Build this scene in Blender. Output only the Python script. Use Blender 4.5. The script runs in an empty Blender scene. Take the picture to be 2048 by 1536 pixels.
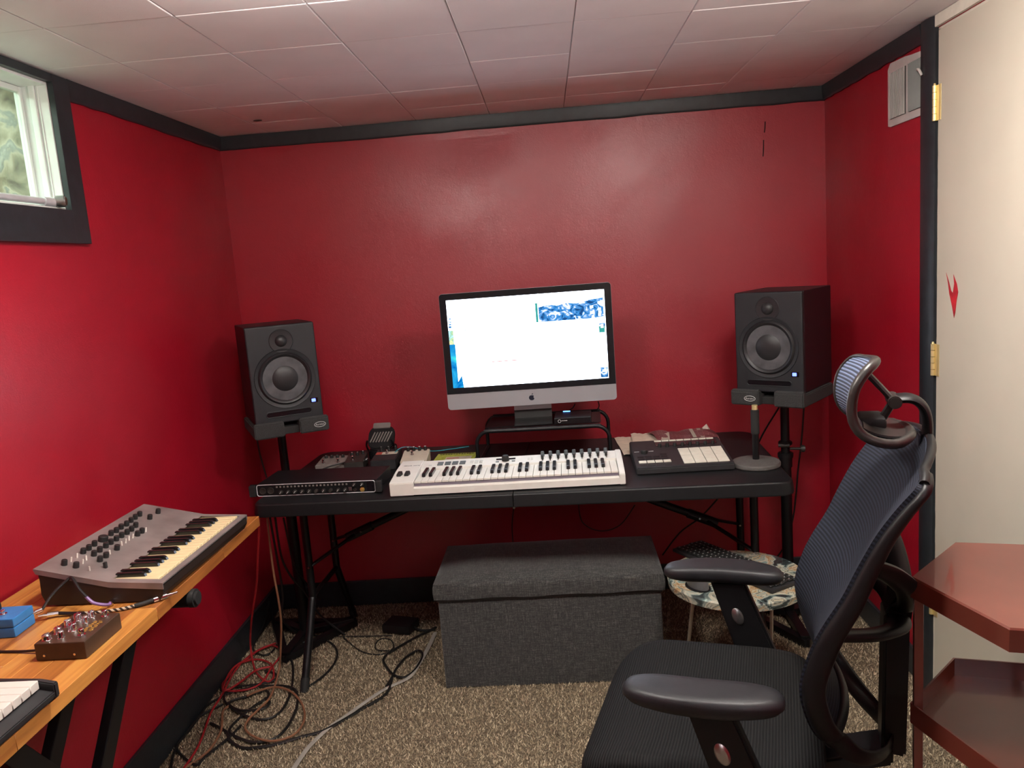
import bpy, bmesh, math, random
from mathutils import Vector, Matrix
random.seed(7)
PI = math.pi
SC = bpy.context.scene
COL = SC.collection

# ------------------------------------------------------------------ camera
F_PX = 1584.57
cam_d = bpy.data.cameras.new('camera')
cam_d.sensor_fit = 'HORIZONTAL'
cam_d.sensor_width = 36.0
cam_d.lens = F_PX / 2048 * 36.0
cam_d.clip_start = 0.02
cam = bpy.data.objects.new('camera', cam_d)
COL.objects.link(cam)
YAW, PITCH, ROLL = 0.0541, 0.1527, -0.0752
fwd = Vector((-math.sin(YAW) * math.cos(PITCH), math.cos(YAW) * math.cos(PITCH), -math.sin(PITCH)))
rgt = Vector((math.cos(YAW), math.sin(YAW), 0))
upv = rgt.cross(fwd)
r2 = math.cos(ROLL) * rgt + math.sin(ROLL) * upv
u2 = -math.sin(ROLL) * rgt + math.cos(ROLL) * upv
cam.matrix_world = Matrix(((r2.x, u2.x, -fwd.x, 0), (r2.y, u2.y, -fwd.y, 0), (r2.z, u2.z, -fwd.z, 1.5017), (0, 0, 0, 1)))
SC.camera = cam

# ------------------------------------------------------------------ world, light levels, exposure
world = bpy.data.worlds.new('overcast')
SC.world = world
world.use_nodes = True
bg = world.node_tree.nodes['Background']
bg.inputs[0].default_value = (0.84, 1.0, 0.90, 1)
bg.inputs[1].default_value = 10.0
LAMP_W = 30.0            # watts in each ceiling lamp
LAMP_COL = (1.0, 0.94, 0.87)
UP_W = 26.0              # watts in the uplighter added behind the camera
SCREEN_E = 4.5
SC.view_settings.view_transform = 'Standard'
SC.view_settings.look = 'None'
SC.view_settings.gamma = 1.0
SC.view_settings.use_curve_mapping = False
SC.view_settings.exposure = 0.38

# room: x left/right, y towards the back wall, z up
XL, XR, YB, YF, H = -1.344, 1.170, 3.41, -1.9, 2.11

# ------------------------------------------------------------------ materials
def pm(name, col, rough=0.5, metal=0.0, var=0.10, scale=30.0, bump=0.0, bscale=300.0, spec=0.5, coat=0.0,
       emit=None, estr=0.0, sheen=0.0):
    m = bpy.data.materials.new(name)
    m.use_nodes = True
    nt = m.node_tree
    b = nt.nodes['Principled BSDF']
    b.inputs['Roughness'].default_value = rough
    b.inputs['Metallic'].default_value = metal
    b.inputs['Specular IOR Level'].default_value = spec
    b.inputs['Coat Weight'].default_value = coat
    b.inputs['Sheen Weight'].default_value = sheen
    tc = nt.nodes.new('ShaderNodeTexCoord')
    n = nt.nodes.new('ShaderNodeTexNoise')
    n.inputs['Scale'].default_value = scale
    n.inputs['Detail'].default_value = 4
    nt.links.new(tc.outputs['Object'], n.inputs['Vector'])
    cr = nt.nodes.new('ShaderNodeValToRGB')
    cr.color_ramp.elements[0].position = 0.3
    cr.color_ramp.elements[1].position = 0.7
    cr.color_ramp.elements[0].color = tuple(max(0, c * (1 - var)) for c in col) + (1,)
    cr.color_ramp.elements[1].color = tuple(min(1, c * (1 + var)) for c in col) + (1,)
    nt.links.new(n.outputs['Fac'], cr.inputs[0])
    nt.links.new(cr.outputs[0], b.inputs['Base Color'])
    if bump:
        n2 = nt.nodes.new('ShaderNodeTexNoise')
        n2.inputs['Scale'].default_value = bscale
        n2.inputs['Detail'].default_value = 3
        nt.links.new(tc.outputs['Object'], n2.inputs['Vector'])
        bp = nt.nodes.new('ShaderNodeBump')
        bp.inputs['Strength'].default_value = bump
        bp.inputs['Distance'].default_value = 0.002
        nt.links.new(n2.outputs['Fac'], bp.inputs['Height'])
        nt.links.new(bp.outputs[0], b.inputs['Normal'])
    if emit:
        b.inputs['Emission Color'].default_value = tuple(emit) + (1,)
        b.inputs['Emission Strength'].default_value = estr
    return m

def nodes(m):
    nt = m.node_tree
    return nt, nt.nodes['Principled BSDF']

def ramp(nt, stops, interp='LINEAR'):
    cr = nt.nodes.new('ShaderNodeValToRGB')
    cr.color_ramp.interpolation = interp
    el = cr.color_ramp.elements
    while len(el) > 1:
        el.remove(el[-1])
    el[0].position = stops[0][0]; el[0].color = tuple(stops[0][1]) + (1,)
    for p, c in stops[1:]:
        e = el.new(p); e.color = tuple(c) + (1,)
    return cr

M = {}
def red_paint(name, col, seed):
    m = pm(name, col, 0.40, 0, 0.06, 3.0, bump=0.0, spec=0.55 if seed == 1 else 0.85)
    nt, b = nodes(m)
    tc = nt.nodes.new('ShaderNodeTexCoord')
    # roller stipple: large lumps and fine orange peel
    n1 = nt.nodes.new('ShaderNodeTexNoise'); n1.inputs['Scale'].default_value = 260; n1.inputs['Detail'].default_value = 2
    n2 = nt.nodes.new('ShaderNodeTexNoise'); n2.inputs['Scale'].default_value = 45; n2.inputs['Detail'].default_value = 3
    for n in (n1, n2):
        nt.links.new(tc.outputs['Object'], n.inputs['Vector'])
    ad = nt.nodes.new('ShaderNodeMath'); ad.operation = 'MULTIPLY_ADD'; ad.inputs[1].default_value = 1.2
    nt.links.new(n2.outputs['Fac'], ad.inputs[0]); nt.links.new(n1.outputs['Fac'], ad.inputs[2])
    bp = nt.nodes.new('ShaderNodeBump'); bp.inputs['Strength'].default_value = 0.22; bp.inputs['Distance'].default_value = 0.002
    nt.links.new(ad.outputs[0], bp.inputs['Height']); nt.links.new(bp.outputs[0], b.inputs['Normal'])
    # uneven sheen where the second coat was brushed
    n3 = nt.nodes.new('ShaderNodeTexNoise'); n3.inputs['Scale'].default_value = 2.2; n3.inputs['Detail'].default_value = 6
    n3.inputs['Distortion'].default_value = 0.8
    nt.links.new(tc.outputs['Object'], n3.inputs['Vector'])
    mr = nt.nodes.new('ShaderNodeMapRange'); mr.inputs[1].default_value = 0.35; mr.inputs[2].default_value = 0.65
    mr.inputs[3].default_value = 0.36; mr.inputs[4].default_value = 0.50
    nt.links.new(n3.outputs['Fac'], mr.inputs[0]); nt.links.new(mr.outputs[0], b.inputs['Roughness'])
    return m
M['red'] = red_paint('red_satin_paint', (0.34, 0.0050, 0.018), 1)
def back_paint():
    m = red_paint('red_satin_paint_brushed_edges', (0.34, 0.0050, 0.018), 2)
    nt, b = nodes(m)
    old = b.inputs['Roughness'].links[0].from_socket
    tc = nt.nodes.new('ShaderNodeTexCoord'); sx = nt.nodes.new('ShaderNodeSeparateXYZ'); nt.links.new(tc.outputs['Object'], sx.inputs[0])
    def edge(sock, v, w):
        d = nt.nodes.new('ShaderNodeMath'); d.operation = 'SUBTRACT'; d.inputs[1].default_value = v; nt.links.new(sock, d.inputs[0])
        a = nt.nodes.new('ShaderNodeMath'); a.operation = 'ABSOLUTE'; nt.links.new(d.outputs[0], a.inputs[0])
        l = nt.nodes.new('ShaderNodeMath'); l.operation = 'LESS_THAN'; l.inputs[1].default_value = w; nt.links.new(a.outputs[0], l.inputs[0]); return l.outputs[0]
    mp = nt.nodes.new('ShaderNodeMapping'); mp.inputs['Scale'].default_value = (30, 1, 6); nt.links.new(tc.outputs['Object'], mp.inputs[0])
    n = nt.nodes.new('ShaderNodeTexNoise'); n.inputs['Scale'].default_value = 1.5; n.inputs['Detail'].default_value = 5; nt.links.new(mp.outputs[0], n.inputs['Vector'])
    mr = nt.nodes.new('ShaderNodeMapRange'); mr.inputs[1].default_value = 0.35; mr.inputs[2].default_value = 0.65; mr.inputs[3].default_value = 0.31; mr.inputs[4].default_value = 0.40; nt.links.new(n.outputs['Fac'], mr.inputs[0])
    mx1 = nt.nodes.new('ShaderNodeMath'); mx1.operation = 'MAXIMUM'; nt.links.new(edge(sx.outputs[0], XR, 0.075), mx1.inputs[0]); nt.links.new(edge(sx.outputs[0], XL, 0.06), mx1.inputs[1])
    mx2 = nt.nodes.new('ShaderNodeMath'); mx2.operation = 'MAXIMUM'; nt.links.new(mx1.outputs[0], mx2.inputs[0]); nt.links.new(edge(sx.outputs[2], H, 0.085), mx2.inputs[1])
    mix = nt.nodes.new('ShaderNodeMix'); nt.links.new(mx2.outputs[0], mix.inputs[0]); nt.links.new(old, mix.inputs[2]); nt.links.new(mr.outputs[0], mix.inputs[3])
    nt.links.new(mix.outputs[0], b.inputs['Roughness'])
    return m
M['red_back'] = back_paint()
M['white_wall'] = pm('warm_white_paint', (0.62, 0.55, 0.45), 0.6, bump=0.1, bscale=200)
M['trim'] = pm('charcoal_trim_paint', (0.017, 0.021, 0.025), 0.42, var=0.2, bump=0.15, bscale=60)
M['tile'] = pm('ceiling_tile_paint', (0.84, 0.81, 0.82), 0.55, var=0.03, scale=6, bump=0.12, bscale=300)
M['joint'] = pm('ceiling_joint', (0.40, 0.36, 0.35), 0.7)
M['stain'] = pm('dark_stain', (0.05, 0.03, 0.02), 0.8)
M['crack'] = pm('dark_crack', (0.02, 0.004, 0.006), 0.9)
M['door'] = pm('beige_door_paint', (0.60, 0.56, 0.46), 0.50, var=0.05, scale=3, bump=0.08, bscale=160)
M['jamb'] = pm('white_jamb_paint', (0.74, 0.70, 0.60), 0.5, var=0.08)
M['brass'] = pm('polished_brass', (0.86, 0.72, 0.36), 0.38, 0.7, var=0.08)
M['wwhite'] = pm('white_gloss_window_paint', (0.72, 0.74, 0.72), 0.25, var=0.06, scale=12, bump=0.1, bscale=25)
M['chrome'] = pm('chrome', (0.75, 0.75, 0.76), 0.15, 1.0, var=0.05)
M['steel'] = pm('brushed_steel', (0.50, 0.50, 0.50), 0.35, 1.0, var=0.1)
M['vent'] = pm('vent_enamel', (0.58, 0.55, 0.52), 0.5, var=0.08, scale=15)
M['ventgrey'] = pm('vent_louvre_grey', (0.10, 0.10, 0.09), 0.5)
M['ventdark'] = pm('vent_duct_shadow', (0.08, 0.07, 0.065), 0.8)
M['smear'] = pm('smeared_red_paint', (0.50, 0.02, 0.03), 0.5, var=0.3, scale=40)
M['bplastic'] = pm('black_moulded_plastic', (0.007, 0.007, 0.008), 0.45, spec=0.35, var=0.15, bump=0.1, bscale=500)
M['tabletop'] = pm('black_table_plastic', (0.007, 0.0075, 0.0085), 0.45, spec=0.35, var=0.2, scale=60, bump=0.15, bscale=700)
M['bmetal'] = pm('black_powder_coat', (0.005, 0.005, 0.006), 0.38, 0.0, spec=0.35, var=0.15)
M['rubber'] = pm('black_rubber', (0.012, 0.012, 0.012), 0.7)
M['cab'] = pm('speaker_vinyl', (0.011, 0.009, 0.012), 0.45, var=0.2, bump=0.1, bscale=400)
M['baffle'] = pm('speaker_baffle', (0.013, 0.015, 0.018), 0.5, var=0.1)
M['cone'] = pm('speaker_cone', (0.075, 0.078, 0.085), 0.42, var=0.35, scale=25)
M['cap'] = pm('speaker_dust_cap', (0.018, 0.018, 0.02), 0.45)
M['surround'] = pm('speaker_surround_rubber', (0.014, 0.014, 0.016), 0.42)
M['led'] = pm('blue_led', (0.1, 0.15, 0.8), 0.4, emit=(0.10, 0.16, 1.0), estr=3.0)
M['foam'] = pm('charcoal_foam', (0.030, 0.030, 0.030), 0.95, var=0.25, scale=250, bump=0.5, bscale=500)
M['print'] = pm('white_print', (0.55, 0.55, 0.55), 0.6)
M['alu'] = pm('brushed_aluminium', (0.42, 0.43, 0.46), 0.45, 0.6, var=0.03, scale=8)
M['bezel'] = pm('black_glass_bezel', (0.006, 0.007, 0.010), 0.08)
M['silver'] = pm('silver_paint', (0.62, 0.62, 0.64), 0.35, 0.2)
M['logo'] = pm('dark_logo_inlay', (0.015, 0.02, 0.035), 0.2)
M['white'] = pm('white_plastic', (0.72, 0.70, 0.65), 0.45, var=0.03)
M['wkey'] = pm('white_key_plastic', (0.76, 0.73, 0.66), 0.35, var=0.03)
M['ckey'] = pm('cream_key_plastic', (0.80, 0.66, 0.38), 0.38, var=0.04)
M['keystrip'] = pm('mauve_key_strip', (0.17, 0.145, 0.18), 0.6)
M['bkey'] = pm('black_key_plastic', (0.012, 0.012, 0.013), 0.25, var=0.1)
M['gbutton'] = pm('grey_rubber_button', (0.10, 0.12, 0.13), 0.5)
M['lbutton'] = pm('pale_button', (0.55, 0.55, 0.52), 0.5)
M['padw'] = pm('pale_rubber_pad', (0.72, 0.70, 0.60), 0.55, var=0.05)
M['charcoal'] = pm('charcoal_plastic', (0.020, 0.020, 0.022), 0.5, var=0.2)
M['lcd'] = pm('dark_display_glass', (0.01, 0.008, 0.01), 0.06)
M['knob'] = pm('black_knob_rubber', (0.014, 0.015, 0.015), 0.5)
M['synth'] = pm('brushed_grey_panel', (0.26, 0.225, 0.215), 0.40, 0.25, var=0.22, scale=14)
M['synthcase'] = pm('dark_brown_case', (0.022, 0.014, 0.010), 0.45, var=0.15)
M['redled'] = pm('red_led', (0.8, 0.1, 0.1), 0.4, emit=(1.0, 0.12, 0.12), estr=2.0)
M['blue'] = pm('blue_enamel', (0.035, 0.20, 0.50), 0.40, var=0.06, scale=60)
M['brown'] = pm('brown_enamel', (0.055, 0.030, 0.018), 0.40, var=0.12, scale=60)
M['gold'] = pm('gold_print', (0.60, 0.38, 0.10), 0.4, 0.6)
M['greypedal'] = pm('warm_grey_enamel', (0.20, 0.18, 0.165), 0.5, var=0.15)
M['darkpedal'] = pm('dark_enamel', (0.030, 0.027, 0.024), 0.45, var=0.2)
M['cream'] = pm('cream_enamel', (0.62, 0.58, 0.48), 0.45, var=0.06)
M['redprint'] = pm('red_print', (0.45, 0.08, 0.06), 0.6)
M['green'] = pm('yellow_green_card', (0.42, 0.50, 0.08), 0.6, var=0.25, scale=80)
M['paper'] = pm('cream_receipt_paper', (0.70, 0.60, 0.48), 0.8, var=0.10, scale=40)
M['cast'] = pm('cast_iron_grey', (0.085, 0.080, 0.075), 0.6, var=0.15, scale=90, bump=0.2, bscale=300)
M['arm'] = pm('arm_pad_urethane', (0.013, 0.0135, 0.016), 0.48, var=0.15, bump=0.1, bscale=500)
M['bframe'] = pm('chair_frame_nylon', (0.007, 0.007, 0.008), 0.45, spec=0.35, var=0.1)
M['hframe'] = pm('headrest_frame_nylon', (0.030, 0.028, 0.026), 0.36, var=0.1)
M['cart'] = pm('maroon_enamel', (0.15, 0.034, 0.021), 0.36, var=0.15, scale=6, coat=0.6)
M['cable_k'] = pm('black_cable', (0.010, 0.010, 0.010), 0.45)
M['cable_r'] = pm('red_cable', (0.34, 0.018, 0.022), 0.35)
M['cable_b'] = pm('copper_brown_cable', (0.25, 0.115, 0.062), 0.35)
M['cable_g'] = pm('grey_ribbon_cable', (0.36, 0.34, 0.30), 0.55)
M['cable_t'] = pm('teal_cable', (0.03, 0.33, 0.40), 0.4)
M['cable_p'] = pm('purple_cable', (0.19, 0.10, 0.28), 0.4)
M['mouse'] = pm('grey_mouse_plastic', (0.10, 0.10, 0.105), 0.35)
M['hair'] = pm('raw_steel_rod', (0.42, 0.38, 0.33), 0.4, 0.8)
M['grip'] = pm('braided_cable', (0.5, 0.45, 0.35), 0.5)
def stripes(m, c0, c1, scale, axis='X', bump=0.0, dist=0.0, lo=0.45, hi=0.55, bdist=0.002):
    nt, b = nodes(m)
    tc = nt.nodes.new('ShaderNodeTexCoord')
    w = nt.nodes.new('ShaderNodeTexWave'); w.bands_direction = axis
    w.inputs['Scale'].default_value = scale; w.inputs['Distortion'].default_value = dist
    nt.links.new(tc.outputs['UV'] if m.name.startswith('mesh') and 'seat' not in m.name else tc.outputs['Object'], w.inputs['Vector'])
    cr = ramp(nt, [(lo, c0), (hi, c1)])
    nt.links.new(w.outputs['Fac'], cr.inputs[0]); nt.links.new(cr.outputs[0], b.inputs['Base Color'])
    if bump:
        bp = nt.nodes.new('ShaderNodeBump'); bp.inputs['Strength'].default_value = bump; bp.inputs['Distance'].default_value = bdist
        nt.links.new(w.outputs['Fac'], bp.inputs['Height']); nt.links.new(bp.outputs[0], b.inputs['Normal'])
    return m
M['grip'] = stripes(M['grip'], (0.015, 0.012, 0.01), (0.55, 0.48, 0.36), 42, 'DIAGONAL')
M['mesh'] = stripes(pm('mesh_back_fabric', (0.05, 0.06, 0.08), 0.75, spec=0.25), (0.006, 0.007, 0.011), (0.019, 0.023, 0.038), 24, 'Y', bump=0.2)
M['hmesh'] = stripes(pm('mesh_headrest_fabric', (0.1, 0.13, 0.2), 0.6, sheen=0.0), (0.028, 0.036, 0.058), (0.13, 0.17, 0.27), 11, 'Y', bump=0.5)
M['seat'] = stripes(pm('mesh_seat_fabric', (0.02, 0.02, 0.02), 0.8, spec=0.2), (0.004, 0.004, 0.0045), (0.012, 0.012, 0.012), 50, 'X', bump=0.5)

# woven grey linen
def linen():
    m = pm('grey_linen_weave', (0.06, 0.055, 0.05), 0.9, sheen=0.25)
    nt, b = nodes(m)
    tc = nt.nodes.new('ShaderNodeTexCoord')
    outs = []
    for sc in ((25, 300, 300), (300, 300, 25), (300, 25, 300)):
        mp = nt.nodes.new('ShaderNodeMapping'); mp.inputs['Scale'].default_value = sc
        nt.links.new(tc.outputs['Object'], mp.inputs[0])
        n = nt.nodes.new('ShaderNodeTexNoise'); n.inputs['Scale'].default_value = 1.0; n.inputs['Detail'].default_value = 3
        nt.links.new(mp.outputs[0], n.inputs['Vector']); outs.append(n)
    a = nt.nodes.new('ShaderNodeMath'); a.operation = 'ADD'
    nt.links.new(outs[0].outputs['Fac'], a.inputs[0]); nt.links.new(outs[1].outputs['Fac'], a.inputs[1])
    c = nt.nodes.new('ShaderNodeMath'); c.operation = 'ADD'
    nt.links.new(a.outputs[0], c.inputs[0]); nt.links.new(outs[2].outputs['Fac'], c.inputs[1])
    d = nt.nodes.new('ShaderNodeMath'); d.operation = 'DIVIDE'; d.inputs[1].default_value = 3
    nt.links.new(c.outputs[0], d.inputs[0])
    cr = ramp(nt, [(0.36, (0.012, 0.0125, 0.013)), (0.5, (0.038, 0.038, 0.037)), (0.64, (0.105, 0.103, 0.096))])
    nt.links.new(d.outputs[0], cr.inputs[0]); nt.links.new(cr.outputs[0], b.inputs['Base Color'])
    bp = nt.nodes.new('ShaderNodeBump'); bp.inputs['Strength'].default_value = 0.4; bp.inputs['Distance'].default_value = 0.002
    nt.links.new(d.outputs[0], bp.inputs['Height']); nt.links.new(bp.outputs[0], b.inputs['Normal'])
    return m
M['linen'] = linen()

def carpet_mat():
    m = pm('brown_beige_carpet', (0.2, 0.16, 0.1), 0.95)
    nt, b = nodes(m)
    at = nt.nodes.new('ShaderNodeAttribute'); at.attribute_name = 'tuft'
    cr = ramp(nt, [(0.0, (0.055, 0.038, 0.023)), (0.3, (0.18, 0.132, 0.084)), (0.6, (0.42, 0.335, 0.22)), (1.0, (0.80, 0.69, 0.50))])
    nt.links.new(at.outputs['Fac'], cr.inputs[0]); nt.links.new(cr.outputs[0], b.inputs['Base Color'])
    return m
M['pile'] = carpet_mat()
def carpet_floor():
    m = pm('carpet_ground', (0.2, 0.16, 0.1), 0.95)
    nt, b = nodes(m)
    tc = nt.nodes.new('ShaderNodeTexCoord')
    n = nt.nodes.new('ShaderNodeTexNoise'); n.inputs['Scale'].default_value = 160; n.inputs['Detail'].default_value = 5
    nt.links.new(tc.outputs['Object'], n.inputs['Vector'])
    cr = ramp(nt, [(0.3, (0.04, 0.03, 0.02)), (0.5, (0.15, 0.115, 0.075)), (0.7, (0.34, 0.28, 0.19))])
    nt.links.new(n.outputs['Fac'], cr.inputs[0]); nt.links.new(cr.outputs[0], b.inputs['Base Color'])
    bp = nt.nodes.new('ShaderNodeBump'); bp.inputs['Strength'].default_value = 0.8; bp.inputs['Distance'].default_value = 0.006
    nt.links.new(n.outputs['Fac'], bp.inputs['Height']); nt.links.new(bp.outputs[0], b.inputs['Normal'])
    return m
M['carpet'] = carpet_floor()

def wood(name, a, bcol, c):
    m = pm(name, a, 0.36, coat=0.15)
    nt, b = nodes(m)
    tc = nt.nodes.new('ShaderNodeTexCoord')
    mp = nt.nodes.new('ShaderNodeMapping'); mp.inputs['Scale'].default_value = (40, 3, 40)
    nt.links.new(tc.outputs['Object'], mp.inputs[0])
    n = nt.nodes.new('ShaderNodeTexNoise'); n.inputs['Scale'].default_value = 1.5; n.inputs['Detail'].default_value = 6; n.inputs['Distortion'].default_value = 0.6
    nt.links.new(mp.outputs[0], n.inputs['Vector'])
    cr = ramp(nt, [(0.28, a), (0.5, bcol), (0.75, c)])
    nt.links.new(n.outputs['Fac'], cr.inputs[0]); nt.links.new(cr.outputs[0], b.inputs['Base Color'])
    return m
M['wood'] = [wood('acacia_plank_%s' % k, a, b, c) for k, a, b, c in (
    ('amber', (0.36, 0.125, 0.025), (0.50, 0.20, 0.045), (0.60, 0.27, 0.07)),
    ('honey', (0.44, 0.17, 0.035), (0.60, 0.27, 0.06), (0.68, 0.35, 0.10)),
    ('russet', (0.25, 0.08, 0.018), (0.40, 0.145, 0.032), (0.50, 0.20, 0.05)))]

def concrete():
    m = pm('stained_concrete', (0.4, 0.35, 0.25), 0.9)
    nt, b = nodes(m)
    tc = nt.nodes.new('ShaderNodeTexCoord')
    n = nt.nodes.new('ShaderNodeTexNoise'); n.inputs['Scale'].default_value = 16; n.inputs['Detail'].default_value = 9; n.inputs['Distortion'].default_value = 0.5
    nt.links.new(tc.outputs['Object'], n.inputs['Vector'])
    cr = ramp(nt, [(0.3, (0.08, 0.065, 0.045)), (0.45, (0.22, 0.19, 0.135)), (0.54, (0.34, 0.30, 0.23)), (0.60, (0.19, 0.19, 0.175)), (0.72, (0.40, 0.385, 0.34))])
    nt.links.new(n.outputs['Fac'], cr.inputs[0]); nt.links.new(cr.outputs[0], b.inputs['Base Color'])
    bp = nt.nodes.new('ShaderNodeBump'); bp.inputs['Strength'].default_value = 0.6; bp.inputs['Distance'].default_value = 0.01
    nt.links.new(n.outputs['Fac'], bp.inputs['Height']); nt.links.new(bp.outputs[0], b.inputs['Normal'])
    return m
M['concrete'] = concrete()

def marble():
    m = pm('marbled_resin_print', (0.5, 0.45, 0.35), 0.25, coat=0.4)
    nt, b = nodes(m)
    tc = nt.nodes.new('ShaderNodeTexCoord')
    n = nt.nodes.new('ShaderNodeTexNoise'); n.inputs['Scale'].default_value = 11; n.inputs['Detail'].default_value = 7; n.inputs['Distortion'].default_value = 1.3
    nt.links.new(tc.outputs['Object'], n.inputs['Vector'])
    cr = ramp(nt, [(0.30, (0.015, 0.02, 0.022)), (0.38, (0.06, 0.09, 0.09)), (0.42, (0.30, 0.36, 0.32)), (0.455, (0.58, 0.55, 0.43)), (0.49, (0.10, 0.13, 0.12)),
                   (0.515, (0.55, 0.50, 0.36)), (0.545, (0.36, 0.20, 0.08)), (0.575, (0.60, 0.56, 0.44)), (0.61, (0.16, 0.28, 0.27)), (0.65, (0.45, 0.42, 0.33)), (0.72, (0.03, 0.03, 0.025))])
    nt.links.new(n.outputs['Fac'], cr.inputs[0]); nt.links.new(cr.outputs[0], b.inputs['Base Color'])
    return m
M['marble'] = marble()

def foil():
    m = pm('printed_maroon_bag', (0.1, 0.02, 0.03), 0.35)
    nt, b = nodes(m)
    tc = nt.nodes.new('ShaderNodeTexCoord')
    br = nt.nodes.new('ShaderNodeTexBrick')
    br.inputs['Color1'].default_value = (0.10, 0.014, 0.022, 1); br.inputs['Color2'].default_value = (0.15, 0.03, 0.04, 1)
    br.inputs['Mortar'].default_value = (0.42, 0.33, 0.28, 1)
    br.inputs['Scale'].default_value = 26; br.inputs['Mortar Size'].default_value = 0.012; br.inputs['Brick Width'].default_value = 0.9
    nt.links.new(tc.outputs['Object'], br.inputs['Vector']); nt.links.new(br.outputs['Color'], b.inputs['Base Color'])
    return m
M['foil'] = foil()

def emis(name, build):
    m = bpy.data.materials.new(name); m.use_nodes = True
    nt = m.node_tree
    for n in list(nt.nodes):
        nt.nodes.remove(n)
    o = nt.nodes.new('ShaderNodeOutputMaterial'); e = nt.nodes.new('ShaderNodeEmission')
    nt.links.new(e.outputs[0], o.inputs[0])
    build(nt, e)
    return m
def e_const(col, s):
    def f(nt, e):
        e.inputs[0].default_value = tuple(col) + (1,); e.inputs[1].default_value = s
    return f
def e_noise(stops, s, scale, dist=1.0, stretch=(1, 1, 1)):
    def f(nt, e):
        tc = nt.nodes.new('ShaderNodeTexCoord'); mp = nt.nodes.new('ShaderNodeMapping'); mp.inputs['Scale'].default_value = stretch
        mp.inputs['Rotation'].default_value = (0, 0.5, 0)
        n = nt.nodes.new('ShaderNodeTexNoise'); n.inputs['Scale'].default_value = scale; n.inputs['Detail'].default_value = 7; n.inputs['Distortion'].default_value = dist
        nt.links.new(tc.outputs['Object'], mp.inputs[0]); nt.links.new(mp.outputs[0], n.inputs['Vector'])
        cr = ramp(nt, stops); nt.links.new(n.outputs['Fac'], cr.inputs[0]); nt.links.new(cr.outputs[0], e.inputs[0])
        e.inputs[1].default_value = s
    return f
M['s_white'] = emis('lit_screen_page', e_const((0.80, 0.88, 1.0), SCREEN_E))
M['s_mount'] = emis('lit_screen_mountains', e_noise([(0.36, (0.01, 0.05, 0.16)), (0.46, (0.03, 0.19, 0.48)), (0.54, (0.16, 0.30, 0.55)), (0.6, (0.85, 0.9, 1.0))], 1.3, 30, 1.6, (1, 1, 1.3)))
M['s_blue'] = emis('lit_screen_lake', e_noise([(0.35, (0.0, 0.12, 0.42)), (0.55, (0.02, 0.33, 0.62)), (0.7, (0.05, 0.65, 0.62))], 1.1, 18))
M['s_green'] = emis('lit_screen_meadow', e_noise([(0.4, (0.45, 0.8, 0.9)), (0.5, (0.25, 0.5, 0.3)), (0.6, (0.75, 0.75, 0.4))], 1.1, 40))
M['s_teal'] = emis('lit_screen_teal', e_const((0.05, 0.36, 0.33), 0.9))
M['s_red'] = emis('lit_screen_red_line', e_const((0.95, 0.22, 0.2), 1.0))
M['s_icon'] = emis('lit_screen_icon', e_const((0.8, 0.9, 1.0), 1.4))
M['s_grey'] = emis('lit_screen_grey_text', e_const((0.12, 0.3, 0.35), 1.0))
M['hubled'] = pm('hub_blue_led', (0.1, 0.3, 0.8), 0.4, emit=(0.1, 0.35, 1.0), estr=4.0)
M['coolfill'] = pm('cool_fill_diffuser', (0.8, 0.8, 0.8), 0.4, emit=(0.93, 0.95, 1.0), estr=1.0)  # glow of the added uplighter
M['lampdome'] = pm('opal_glass_dome', (0.8, 0.78, 0.72), 0.4, emit=LAMP_COL, estr=1.0)

# pane of window glass: mostly clear, a little glossy
def glass():
    m = bpy.data.materials.new('window_glass'); m.use_nodes = True
    nt = m.node_tree; b = nt.nodes['Principled BSDF']; out = nt.nodes['Material Output']
    t = nt.nodes.new('ShaderNodeBsdfTransparent'); t.inputs[0].default_value = (0.90, 0.96, 0.92, 1)
    g = nt.nodes.new('ShaderNodeBsdfGlossy'); g.inputs['Roughness'].default_value = 0.05
    mx = nt.nodes.new('ShaderNodeMixShader')
    mx.inputs[0].default_value = 0.06; nt.links.new(t.outputs[0], mx.inputs[1]); nt.links.new(g.outputs[0], mx.inputs[2])
    nt.links.new(mx.outputs[0], out.inputs[0]); nt.nodes.remove(b)
    return m
M['glass'] = glass()

# ------------------------------------------------------------------ mesh helpers
def box(bm, c, s, bev=0.0, rot=None, seg=2):
    t = bmesh.new()
    bmesh.ops.create_cube(t, size=1)
    bmesh.ops.scale(t, vec=s, verts=t.verts)
    if bev:
        bmesh.ops.bevel(t, geom=list(t.edges), offset=min(bev, 0.49 * min(s)), segments=seg, profile=0.5, affect='EDGES')
    if rot:
        bmesh.ops.transform(t, matrix=rot.to_4x4(), verts=t.verts)
    bmesh.ops.translate(t, vec=c, verts=t.verts)
    merge(bm, t)
    return bm
def b2(bm, lo, hi, bev=0.0, seg=2):
    return box(bm, [(a + b) / 2 for a, b in zip(lo, hi)], [abs(b - a) for a, b in zip(lo, hi)], bev, None, seg)
def merge(bm, t):
    me = bpy.data.meshes.new('tmp'); t.to_mesh(me); t.free(); bm.from_mesh(me); bpy.data.meshes.remove(me)
def cyl(bm, p0, p1, r0, r1=None, seg=16, bev=0.0):
    r1 = r0 if r1 is None else r1
    p0, p1 = Vector(p0), Vector(p1); d = p1 - p0
    t = bmesh.new()
    bmesh.ops.create_cone(t, cap_ends=True, segments=seg, radius1=r0, radius2=r1, depth=d.length)
    if bev:
        es = [e for e in t.edges if len(e.link_faces) == 2 and any(len(f.verts) > 4 for f in e.link_faces)]
        bmesh.ops.bevel(t, geom=es, offset=bev, segments=2, affect='EDGES')
    bmesh.ops.transform(t, matrix=Matrix.Translation((p0 + p1) / 2) @ d.to_track_quat('Z', 'Y').to_matrix().to_4x4(), verts=t.verts)
    merge(bm, t)
    return bm
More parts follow.
